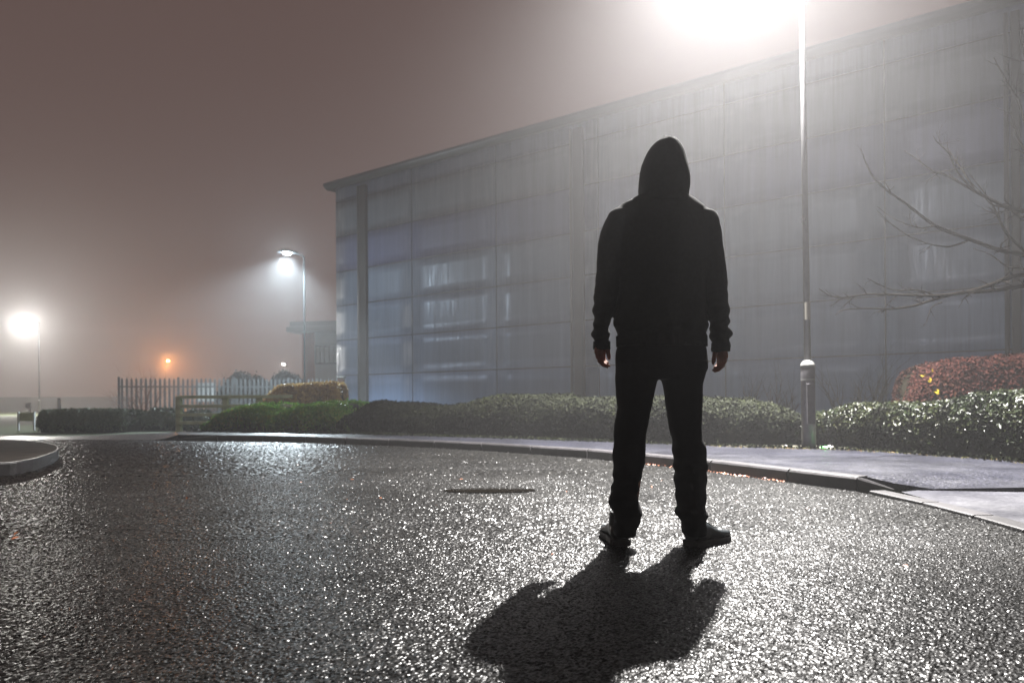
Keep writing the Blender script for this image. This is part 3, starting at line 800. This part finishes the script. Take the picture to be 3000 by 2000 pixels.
shrub(590, 1150, 20, 5, 'thin bare shrub in front of the white board', -.04)
shrub(655, 1095, 26.8, 6, 'bare shrub among the dark bushes behind the fence', 0, 'bark')
for i, (u, vt, Yw) in enumerate(((2205, 1100, 14), (2270, 1110, 13.8), (2320, 1120, 13.6), (2475, 1080, 12.6), (2540, 1065, 12.2), (2580, 1100, 12))):
    shrub(u, vt, Yw, 5, ['thin upright weed against the wall just right of the sleeve', 'second weed against the wall between person and lamp', 'short weed against the wall just left of the lamp column',
        'upright weed against the wall right of the lamp column', 'tallest weed against the wall right of the lamp column', 'weed against the wall nearest the russet bush'][i], .085, 'core', .22, 'weeds against the warehouse wall')

# bare tree at the right, its trunk outside the picture
TY = 7.4
tr = empty('bare_tree', (P(3330, 1183, TY).x, TY, .085)); tag(tr, 'leafless tree reaching in from the right edge with thin drooping branches', 'tree')
tx = Vector(tr.location)
bm = bmesh.new(); tube(bm, [(0, 0, -.1), (.02, 0, .6), (0, .02, 1.4), (.05, 0, 2.4), (.02, .04, 3.4), (.06, .02, 4.8)], [.10, .075, .065, .05, .035, .012], 14)
bobj('trunk', bm, M['bark'], tr, smooth=True)
def branch(px, dy0, dy1, r0, r1, kids=8, tl=.22, ext=None):
    n = len(px); pts = []
    for i, (u, v) in enumerate(px):
        s = i/(n-1); pts.append(P(u, v, TY + dy0*(1-s) + dy1*s) - tx)
    if ext is not None: pts = [Vector((0.02, 0.0, ext - .085))] + [Vector((0, 0, ext-.085)).lerp(pts[0], .55) + Vector((0, 0, .03))] + pts
    n = len(pts); rad = [1.6*(r0*(1-i/(n-1)) + r1*i/(n-1)) for i in range(n)]
    # Catmull-Rom smoothing
    sp, sr = [], []
    for i in range(n-1):
        p0, p1, p2, p3 = pts[max(i-1, 0)], pts[i], pts[i+1], pts[min(i+2, n-1)]
        for k in range(4):
            t = k/4; sp.append(.5*((2*p1) + (p2-p0)*t + (2*p0-5*p1+4*p2-p3)*t*t + (3*p1-p0-3*p2+p3)*t**3)); sr.append(rad[i]*(1-t) + rad[i+1]*t)
    sp.append(pts[-1]); sr.append(rad[-1])
    bm = bmesh.new(); tube(bm, sp, sr, 8)
    for _ in range(kids):
        i = random.randrange(len(sp)//4, len(sp)-1); tg = (sp[i+1]-sp[i]).normalized()
        nd = (tg*.8 + Vector((random.gauss(0, .5), random.gauss(0, .4), random.gauss(.15, .55)))).normalized()
        twig(bm, sp[i], nd, tl*random.uniform(.5, 1.3), max(.0028, sr[i]*.55), 1, .5, 5)
    bobj('branch', bm, M['bark'], tr, smooth=True)
branch([(3040, 752), (3000, 746), (2930, 733), (2870, 712), (2790, 683), (2738, 660), (2700, 633), (2650, 594), (2600, 559), (2560, 520), (2535, 472), (2529, 452)], 0, -.5, .020, .002, 5, ext=1.7)
branch([(2836, 705), (2800, 718), (2770, 722), (2720, 714), (2660, 690), (2610, 655), (2570, 618)], -.15, -.5, .007, .0015, 3)
branch([(2738, 660), (2700, 668), (2650, 655), (2605, 632), (2570, 605)], -.3, -.2, .005, .0015, 2)
branch([(3040, 628), (3000, 618), (2950, 607), (2900, 583), (2860, 563), (2820, 540), (2770, 513), (2730, 500), (2690, 470), (2650, 442)], 0, .4, .018, .002, 9, ext=2.1)
branch([(2880, 573), (2840, 545), (2800, 495), (2780, 450), (2745, 415), (2735, 400)], .2, -.2, .008, .0015, 5)
branch([(2860, 563), (2820, 500), (2790, 455), (2770, 430)], .2, .5, .006, .0015, 4)
branch([(3040, 640), (2990, 635), (2950, 610), (2905, 598), (2870, 560), (2840, 530)], -.2, 0, .012, .002, 5, ext=1.9)
branch([(3020, 760), (2995, 730), (2950, 685), (2927, 640), (2905, 595), (2880, 560), (2845, 515)], .1, .3, .011, .002, 6)
branch([(3040, 800), (3000, 805), (2950, 815), (2900, 835), (2830, 856), (2760, 865), (2700, 866), (2610, 863), (2540, 862), (2470, 872), (2430, 865), (2400, 846)], 0, -.6, .019, .0018, 12, .16, ext=1.55)
branch([(3040, 832), (3000, 838), (2890, 853), (2810, 858), (2740, 876), (2680, 895), (2610, 905), (2540, 903), (2470, 908), (2448, 922)], -.1, -.5, .018, .0018, 12, .16, ext=1.5)
branch([(2740, 866), (2690, 850), (2620, 850), (2570, 830), (2540, 815)], -.2, -.4, .006, .0015, 5, .14)
branch([(3030, 800), (2990, 787), (2950, 780), (2900, 745), (2850, 728)], -.1, .2, .010, .002, 5, ext=1.6)
branch([(3060, 640), (3020, 480), (2985, 410), (2972, 370), (2962, 330)], 0, .2, .014, .002, 6, ext=2.2)
branch([(3060, 480), (3010, 380), (2985, 300), (2955, 250), (2925, 195), (2912, 170)], .2, .5, .014, .002, 8, ext=2.9)
branch([(3080, 380), (3030, 240), (3000, 160), (2985, 60)], .2, -.2, .012, .002, 6, ext=3.3)
branch([(2760, 885), (2730, 900), (2715, 940), (2705, 955)], -.2, -.2, .004, .0012, 2, .08)

# ------------------------------------------------------------------ litter, leaves, moss
c = G(2420, 1314, .105); lt = empty('litter', c); tag(lt, 'crumpled green and white wrapper lying beside the lamp base', 'litter')
def crumple(name, r, off, m, flat=.45):
    bm = bmesh.new(); bmesh.ops.create_icosphere(bm, subdivisions=3, radius=r)
    for v in bm.verts:
        n_ = noise.noise(v.co*45 + Vector(off)*40); v.co *= 1 + .7*n_; v.co.z *= flat; v.co += Vector(off)
        v.co.z = max(v.co.z, -.002)
    bobj(name, bm, m, lt)
crumple('green_part', .036, (-.02, 0, .012), M['green_film']); crumple('white_part', .04, (.05, .02, .012), M['paper'])
c = G(2302, 1307, .105); l2 = empty('litter', c); tag(l2, 'tiny pale scrap at the hedge foot left of the lamp base', 'litter')
lt = l2; crumple('scrap', .02, (0, 0, .008), M['paper'])
# fallen leaves in the gutter and along the hedge foot
def scatter_line(pts, n, spread, z, size, m, name):
    pts = resample(pts, .05); pos = []
    for _ in range(n):
        p = random.choice(pts); pos.append((p.x + random.gauss(0, spread), p.y + random.gauss(0, spread), z + random.uniform(.004, .012)))
    o = leaves_mesh(name, np.array(pos), np.tile([[0, 0, 1.]], (len(pos), 1)), size, m, None, jitter=.35)
    return tag(o, kind='stuff')
gut = inset(Kk, -.035)
tag(scatter_line(gut[10:15], 240, .022, 0, .013, M['deadleaf'], 'fallen_leaves'), 'small brown fallen leaves along the foot of the kerb', 'leaves')
hf = [G(u, v+3, .1) for u, v in backpx[16:28]]
tag(scatter_line(hf, 700, .05, .098, .010, M['moss'], 'moss_and_leaves'), 'mossy litter along the foot of the right hand hedges', 'leaves')
stray = []
for _ in range(26):
    stray.append((random.uniform(-2.5, 2.0), random.uniform(2.6, 6.0), .012))
lo_ = leaves_mesh('fallen_leaves', np.array(stray), np.tile([[0, 0, 1.]], (len(stray), 1)), .014, M['deadleaf'], None, jitter=.3)
tag(lo_, 'sparse brown leaves scattered over the wet road', 'leaves', kind='stuff')
# short grass edging
def grass_edge():
    pts = resample([G(u, v+2, .1) for u, v in backpx[5:28]], .03); pos = []
    for p in pts:
        for _ in range(9): pos.append((p.x + random.gauss(0, .05), p.y + random.gauss(.03, .06), .10 + random.uniform(0, .03)))
    pos = np.array(pos); nr = rng.normal(0, 1, (len(pos), 3)); nr[:, 2] *= .2
    return leaves_mesh('grass', pos, nr, .022, M['leaf_olive'], None, jitter=.1)
tag(grass_edge(), 'short mossy grass edging the pavement at the hedge foot', 'grass', kind='stuff')

# ------------------------------------------------------------------ person
YP = 3.08
def lean(v):
    # shoulders settle back, hands hang a little forward
    return -.05*min(1, max(0, (860-v)/220)) + (.03*min(1, max(0, (v-880)/120)) if v < 1100 else 0)
def pp(u, v, dy=0.0): return P(u, v, YP + dy)
pr = empty('person', (pp(1940, 1600).x, YP, 0)); tag(pr, 'hooded person in black seen from behind, standing on the wet road', 'person')
PO = Vector(pr.location)
def S(u, v, dy=0.0): return pp(u, v, dy + (lean(v) if (v < 860 or (abs(u-1937) > 120 and v < 1100)) else 0)) - PO
PXM = YP/F
def ringpx(v, uL, uR, ry, dy=0.0):
    a, b = S(uL, v), S(uR, v); return ((a.x+b.x)/2, dy + (lean(v) if (v < 860 or (uR-uL) < 100 and v < 1035) else 0), (a.z+b.z)/2, (b.x-a.x)/2, ry)
def remesh(name, bm, m, parent, voxel, smooth_it=4, fold=None):
    me = bpy.data.meshes.new('tmp'); bmesh.ops.recalc_face_normals(bm, faces=bm.faces); bm.to_mesh(me); bm.free()
    o = bpy.data.objects.new('tmp', me); COL.objects.link(o)
    md = o.modifiers.new('r', 'REMESH'); md.mode = 'VOXEL'; md.voxel_size = voxel
    if smooth_it:
        sm = o.modifiers.new('s', 'SMOOTH'); sm.iterations = smooth_it; sm.factor = .5
    dg = bpy.context.evaluated_depsgraph_get(); dg.update()
    me2 = bpy.data.meshes.new_from_object(o.evaluated_get(dg)); me2.name = name
    bpy.data.objects.remove(o); bpy.data.meshes.remove(me)
    nv = len(me2.vertices); co = np.empty(nv*3, np.float32); me2.vertices.foreach_get('co', co)
    if fold is not None:
        no = np.empty(nv*3, np.float32); me2.vertex_normals.foreach_get('vector', no)
        co = co.reshape(-1, 3); no = no.reshape(-1, 3)
        dsp = np.array([fold(Vector(c)) for c in co]); co = co + no*dsp[:, None]
        me2.vertices.foreach_set('co', co.astype(np.float32).ravel())
    me2.polygons.foreach_set('use_smooth', [True]*len(me2.polygons)); me2.update()
    return link(name, me2, m, parent)
# --- body: one continuous surface
def hand(bm, mir):
    def H(u, v, dy): return S(3874-u, v+13, dy) if mir else S(u, v, dy)
    wrist = H(1764, 975, .0)
    mcp = [((1769, 1030, .018), (1769, 1050, .020), (1775, 1061, .008), (1781, 1063, -.004)),
           ((1762, 1035, .004), (1762, 1059, .000), (1775, 1070, -.010), (1785, 1071, -.018)),
           ((1754, 1036, -.010), (1755, 1058, -.018), (1768, 1070, -.028), (1780, 1075, -.034)),
           ((1747, 1030, -.024), (1749, 1047, -.032), (1758, 1056, -.040), (1767, 1059, -.044))]
    for k, f in enumerate(mcp):
        pts = [H(*q) for q in f]; r = (.0086, .0088, .0084, .0074)[k]
        tube(bm, [wrist.lerp(pts[0], .12), wrist.lerp(pts[0], .6), pts[0], pts[0].lerp(pts[1], .3)], [.0145, .0135, .0115, .0095], 12)
        tube(bm, [pts[0], pts[0].lerp(pts[1], .55), pts[1], pts[1].lerp(pts[2], .5), pts[2], pts[3]], [r*1.12, r*.96, r*1.05, r*.9, r*.95, r*.72], 12)
        blob(bm, pts[3], (r*.74,)*3)
    th = [H(1768, 992, .006), H(1777, 1010, -.002), H(1781, 1027, -.004), H(1783, 1040, -.003), H(1784.5, 1050, -.001)]
    tube(bm, th, [.016, .0135, .0105, .0105, .0078], 12); blob(bm, th[-1], (.0080,)*3)
    tube(bm, [H(1766, 940, .0), wrist, wrist.lerp(H(1760, 1010, 0), .8)], [.027, .024, .02], 14)
bm = bmesh.new()
loft(bm, [ringpx(1066, 1840, 2030, .07), ringpx(1030, 1825, 2045, .088), ringpx(950, 1835, 2040, .088), ringpx(860, 1830, 2045, .10), ringpx(740, 1815, 2060, .115),
          ringpx(670, 1810, 2068, .11), ringpx(625, 1835, 2045, .09), ringpx(597, 1890, 2010, .06), ringpx(580, 1915, 1985, .05)])
tube(bm, [S(1950, 620, .01), S(1950, 580, .02), S(1951, 540, .03)], [.062, .058, .06], 16)
blob(bm, S(1951, 480, .03), (.076, .095, .095), 24, 16)                   # skull
blob(bm, S(1951, 525, .065), (.058, .062, .065), 20, 14)                  # face and jaw
blob(bm, S(1951, 556, .095), (.024, .022, .018))                          # chin
tube(bm, [S(1951, 492, .118), S(1951, 508, .134), S(1951, 517, .140)], [.008, .011, .013], 10)   # nose
for s in (-1, 1):
    blob(bm, S(1951 + s*50, 500, .035), (.009, .02, .032))                # ears
    blob(bm, S(1951 + s*22, 486, .112), (.022, .012, .008))               # brow
blob(bm, S(1951, 535, .122), (.022, .010, .006)); blob(bm, S(1951, 541, .121), (.019, .010, .006))
# arms
tube(bm, [S(1830, 650), S(1803, 700), S(1790, 780), S(1780, 850), S(1770, 910), S(1766, 950)], [.06, .052, .045, .040, .034, .028], 16)
tube(bm, [S(2050, 650), S(2078, 700), S(2092, 780), S(2099, 850), S(2105, 920), S(2108, 960)], [.06, .052, .045, .040, .034, .028], 16)
hand(bm, False); hand(bm, True)
# legs and ankles
tube(bm, [S(1870, 1080), S(1860, 1180), S(1850, 1290), S(1842, 1400), S(1838, 1500), S(1832, 1560)], [.085, .075, .055, .056, .042, .038], 16)
tube(bm, [S(2000, 1080), S(2006, 1180), S(2013, 1290), S(2022, 1400), S(2028, 1500), S(2032, 1560)], [.085, .075, .055, .056, .042, .038], 16)
body = remesh('body', bm, M['skin'], pr, .0042, 3)
for s in (-1, 1):
    bm = bmesh.new(); blob(bm, S(1951 + s*21, 492, .116), (.012, .012, .012)); bobj('eye', bm, M['white'], pr, smooth=True)
bm = bmesh.new(); blob(bm, S(1951, 466, .012), (.080, .094, .084), 24, 16); bobj('hair', bm, M['hair'], pr, smooth=True)
# --- hoodie torso and sleeves
bm = bmesh.new()
loft(bm, [ringpx(1013, 1805, 2064, .100), ringpx(1000, 1804, 2065, .101), ringpx(978, 1808, 2060, .101), ringpx(968, 1803, 2064, .116), ringpx(956, 1796, 2069, .122), ringpx(940, 1798, 2069, .124), ringpx(915, 1804, 2067, .124), ringpx(860, 1806, 2064, .132),
          ringpx(800, 1803, 2068, .134), ringpx(740, 1800, 2072, .138), ringpx(690, 1797, 2076, .136), ringpx(655, 1797, 2076, .128), ringpx(630, 1800, 2072, .118), ringpx(612, 1806, 2066, .105), ringpx(598, 1820, 2050, .092),
          ringpx(586, 1846, 2034, .084), ringpx(574, 1868, 2018, .078), ringpx(562, 1885, 2008, .072)], 40, 2.3)
def sleeve(rows, dyf=0):
    loft(bm, [ringpx(v, a, b_, r, dy) for v, a, b_, r, dy in rows], 24, 2.0)
sleeve([(612, 1800, 1860, .05, 0), (624, 1783, 1860, .075, 0), (645, 1772, 1858, .082, 0), (675, 1762, 1852, .082, 0), (714, 1751, 1845, .078, 0), (771, 1745, 1835, .072, 0), (828, 1744.5, 1822, .068, -.004), (867, 1739, 1812, .064, -.006),
        (885, 1740, 1808, .060, 0), (905, 1736, 1799, .062, 0), (924, 1735.5, 1795, .056, 0), (938, 1738, 1788, .056, 0), (950, 1736, 1784, .052, 0), (962, 1734, 1786, .056, 0), (977, 1731, 1789, .058, 0), (990, 1736, 1785, .046, 0), (1003, 1737, 1788, .044, 0), (1018, 1737, 1787, .043, 0), (1024, 1742, 1781, .038, 0)])
sleeve([(614, 2010, 2072, .05, 0), (626, 2012, 2092, .075, 0), (645, 2014, 2102, .082, 0), (675, 2020, 2111, .082, 0), (714, 2028, 2117, .078, 0), (771, 2040, 2124, .072, 0), (828, 2050, 2131, .068, -.004), (867, 2058, 2133, .064, -.006),
        (885, 2062, 2136, .060, 0), (905, 2066, 2137, .062, 0), (925, 2070, 2138, .056, 0), (945, 2079, 2136, .056, 0), (958, 2083, 2133, .052, 0), (966, 2082, 2138, .056, 0), (981, 2079, 2144, .058, 0), (995, 2086, 2137, .046, 0), (1010, 2086, 2136, .044, 0), (1021, 2083, 2139, .045, 0), (1028, 2088, 2133, .038, 0)])
def fold_top(c):
    z = c.z; arm = smooth1(min(1, max(0, (abs(c.x) - .17)/.08)))
    a = noise.noise(Vector((c.x*9, c.y*9, z*16)))*.005 + noise.noise(Vector((c.x*4, c.y*5, z*5)))*.006
    low = smooth1(min(1, max(0, (1.25 - z)/.3)))
    a += arm*low*(math.sin(z*125 + c.x*20 + noise.noise(c*8)*4)*.0045)
    a += (1-arm)*math.exp(-((z-1.0)/.05)**2)*.004*math.sin(c.x*60 + 3*noise.noise(c*5))
    return a
remesh('hoodie', bm, M['cloth'], pr, .0075, 3, fold_top)
# hem and cuffs (ribbed bands)
def band(name, v0, v1, uL, uR, ry, m='cloth'):
    bm = bmesh.new(); seg = 90; rs = []
    for v in (v0, (v0+v1)/2, v1):
        c = ringpx(v, uL, uR, ry); r = []
        for k in range(seg):
            a = 2*math.pi*k/seg; rr = 1 + (.008 if k % 2 else -.008)
            r.append(bm.verts.new((c[0] + c[3]*rr*math.cos(a), c[1] + c[4]*rr*math.sin(a), c[2])))
        rs.append(r)
    for a, b_ in zip(rs[:-1], rs[1:]):
        for k in range(seg): bm.faces.new((a[k], a[(k+1) % seg], b_[(k+1) % seg], b_[k]))
    bm.faces.new(rs[0]); bm.faces.new(rs[-1][::-1])
    bobj(name, bm, M[m], pr)
band('hem', 1017, 985, 1803, 2066, .103)
band('cuff', 1023, 1000, 1738, 1788, .045); band('cuff', 1029, 1004, 2085, 2138, .046)
# --- hood: shell open at the front
bm = bmesh.new(); rows = [(389, 1950.5, 1956.5), (394, 1947.5, 1959.5), (400, 1943, 1965), (408, 1932, 1976), (416, 1921, 1985), (426, 1908, 1995), (437, 1900, 2002), (450, 1893, 2008), (477, 1884, 2017), (500, 1879, 2022), (522, 1876, 2024), (545, 1874.5, 2023), (562, 1874, 2019), (578, 1872, 2019), (592, 1866, 2024), (604, 1862, 2030)]
grid = []
for i, (v, a, b_) in enumerate(rows):
    L = i/(len(rows)-1); r = []
    back = .035 + .10*min(1, L*1.6)**.6; front = .02 + .12*min(1, L*2.0)**.6
    for k in range(41):
        th = math.radians(-138 + 276*k/40)                                # 0 = straight back
        cx = (S(a, v).x + S(b_, v).x)/2; w2 = (S(b_, v).x - S(a, v).x)/2; cz = S((a+b_)/2, v).z
        y = -.022 - (back if math.cos(th) > 0 else front)*math.cos(th)
        x = cx + w2*math.copysign(abs(math.sin(th))**.92, math.sin(th))
        q = Vector((x, y, cz - .018*max(0, math.cos(th))*(1 - L)*(0 if i > 3 else 1)))
        q += Vector((math.sin(th), -math.cos(th), 0))*(.004*noise.noise(q*14) + .004*math.sin((q.z*18 + abs(th)*3.0)*2.2)*min(1, L*1.3)*(1-abs(math.sin(th))**4))
        if abs(th) < .05: q.y += .002
        r.append(bm.verts.new(q))
    grid.append(r)
for a, b_ in zip(grid[:-1], grid[1:]):
    for k in range(40): bm.faces.new((a[k], a[k+1], b_[k+1], b_[k]))
bm.faces.new(grid[0])
ho = bobj('hood', bm, M['cloth'], pr, smooth=True)
md = ho.modifiers.new('thick', 'SOLIDIFY'); md.thickness = .009; md.offset = -1
# --- trousers
bm = bmesh.new()
loft(bm, [ringpx(1000, 1812, 2058, .094), ringpx(1025, 1803, 2064, .097), ringpx(1050, 1801, 2065, .102), ringpx(1080, 1800.5, 2065, .110), ringpx(1100, 1806, 2060, .108), ringpx(1110, 1822, 2044, .08)], 36, 2.3)
LL = [(1060, 1802, 1928, .100), (1108, 1801, 1924, .102), (1156, 1804, 1915, .098), (1192, 1810, 1908, .092), (1250, 1800, 1896, .086), (1268, 1799, 1892, .084), (1290, 1797, 1889, .080), (1312, 1796, 1892, .080), (1335, 1794, 1889, .080), (1357, 1796, 1888, .082), (1380, 1794.5, 1883, .082), (1402, 1795, 1875, .080), (1425, 1792, 1869, .078),
      (1450, 1788, 1867, .078), (1473, 1785, 1869, .078), (1490, 1789, 1876, .084), (1504, 1796, 1882, .088), (1514, 1801, 1880, .082), (1530, 1799, 1872, .074), (1545, 1797.5, 1866, .072), (1560, 1796, 1863, .074), (1567, 1799, 1860, .066)]
RL = [(1060, 1942, 2066, .100), (1112, 1939, 2060, .102), (1125, 1942, 2057, .100), (1152, 1946, 2056, .098), (1200, 1952, 2056, .09), (1245, 1959, 2055, .086), (1268, 1964, 2055, .084), (1286, 1970, 2059, .080), (1312, 1971, 2066, .080), (1335, 1975, 2068, .080), (1357, 1973, 2070, .082), (1379, 1976, 2069, .082), (1402, 1976, 2069, .080), (1440, 1980, 2068, .078),
      (1465, 1983, 2066, .078), (1482, 1982, 2066, .080), (1497, 1979, 2068, .086), (1508, 1981, 2073, .090), (1518, 1988, 2072, .084), (1528, 1999, 2066, .074), (1545, 1998, 2068, .070), (1560, 1998, 2072, .074), (1568, 2000, 2070, .066)]
loft(bm, [ringpx(v, a, b_, r) for v, a, b_, r in LL], 28, 2.1)
loft(bm, [ringpx(v, a, b_, r) for v, a, b_, r in RL], 28, 2.1)
def fold_leg(c):
    a = noise.noise(Vector((c.x*8, c.y*8, c.z*11)))*.005
    k = smooth1(min(1, max(0, (.62 - c.z)/.3)))
    return a + k*math.sin(c.z*85 + c.x*14 + c.y*20 + noise.noise(c*7)*4)*.003
remesh('trousers', bm, M['trouser'], pr, .0075, 2, fold_leg)
# --- shoes
def shoe(heel, ang, L, Wd):
    """heel: world xy of the back of the heel; ang measured from +Y (away) towards +X"""
    mt = Matrix.Translation(Vector((heel[0], heel[1], 0)) - Vector((PO.x, PO.y, 0))) @ Matrix.Rotation(-ang, 4, 'Z')
    prof = [(0, .62, .075), (.04, .80, .090), (.12, .84, .105), (.25, .82, .110), (.38, .80, .098), (.5, .88, .078), (.62, .98, .066), (.75, 1.0, .060), (.88, .88, .055), (.96, .62, .046), (1.0, .30, .036)]
    bm = bmesh.new(); rs = []
    for s, wv, h in prof:
        r = []
        for k in range(20):
            a = 2*math.pi*k/20; c_, s_ = math.cos(a), math.sin(a)
            r.append(bm.verts.new(mt @ Vector((Wd/2*wv*math.copysign(abs(c_)**.8, c_), s*L, .022 + (h-.022)*(.5+.5*math.copysign(abs(s_)**.8, s_))))))
        rs.append(r)
    for a, b_ in zip(rs[:-1], rs[1:]):
        for k in range(20): bm.faces.new((a[k], a[(k+1) % 20], b_[(k+1) % 20], b_[k]))
    bm.faces.new(rs[0]); bm.faces.new(rs[-1][::-1])
    tube(bm, [mt @ Vector((0, L*.17, .08)), mt @ Vector((0, L*.15, .15))], [.046, .044], 16)
    # welt and toe-cap seam
    for yv, zz in ((.68, .062),):
        tube(bm, [mt @ Vector((Wd*.45*math.cos(t), yv*L + .012*math.sin(t), .026 + (zz-.018)*math.sin(t))) for t in [math.pi*k/12 for k in range(13)]], .003, 6)
    sh = remesh('shoe', bm, M['shoe'], pr, .004, 3)
    bm = bmesh.new(); rings = []
    for z, g in ((.0, 0.0), (.004, .004), (.022, .005), (.028, .001)):
        r = []
        for s, wv, h in prof: r.append(bm.verts.new(mt @ Vector((Wd/2*wv*1.0 + g, s*L*1.01 - .004, z))))
        for s, wv, h in prof[::-1]: r.append(bm.verts.new(mt @ Vector((-Wd/2*wv*1.0 - g, s*L*1.01 - .004, z))))
        rings.append(r)
    for a, b_ in zip(rings[:-1], rings[1:]):
        for k in range(len(a)): bm.faces.new((a[k], a[(k+1) % len(a)], b_[(k+1) % len(a)], b_[k]))
    bm.faces.new(rings[0][::-1]); bm.faces.new(rings[-1])
    bobj('sole', bm, M['sole'], sh)
    # laces
    bm = bmesh.new()
    for k in range(4):
        yv = (.40 + k*.065)*L; hh = (.098, .088, .078, .071)[k]
        tube(bm, [mt @ Vector((x, yv, hh + .004 - abs(x)*.35)) for x in (-.028, 0, .028)], .003, 6)
    bobj('laces', bm, M['cloth'], sh)
lh = G(1819, 1597); shoe((lh.x, lh.y), R(-3), .285, .112)
rh = G(2022, 1600); shoe((rh.x + .0, rh.y), R(53), .265, .108)

# ------------------------------------------------------------------ haze
bm = bmesh.new(); box(bm, -112, 72, -10, 112, -1.6, 12.6)
n = NT('haze'); n.t.nodes.remove(n.b)
pv = n.n('ShaderNodeVolumePrincipled'); pv.inputs['Color'].default_value = (.93, .93, .95, 1); pv.inputs['Density'].default_value = HAZE_DENSITY; pv.inputs['Anisotropy'].default_value = HAZE_G
n.l(pv.outputs[0], n.out.inputs['Volume'])
hz_o = tag(bobj('haze', bm, n.m), kind='stuff'); hz_o['label'] = 'night fog filling the whole scene'; hz_o['category'] = 'haze'
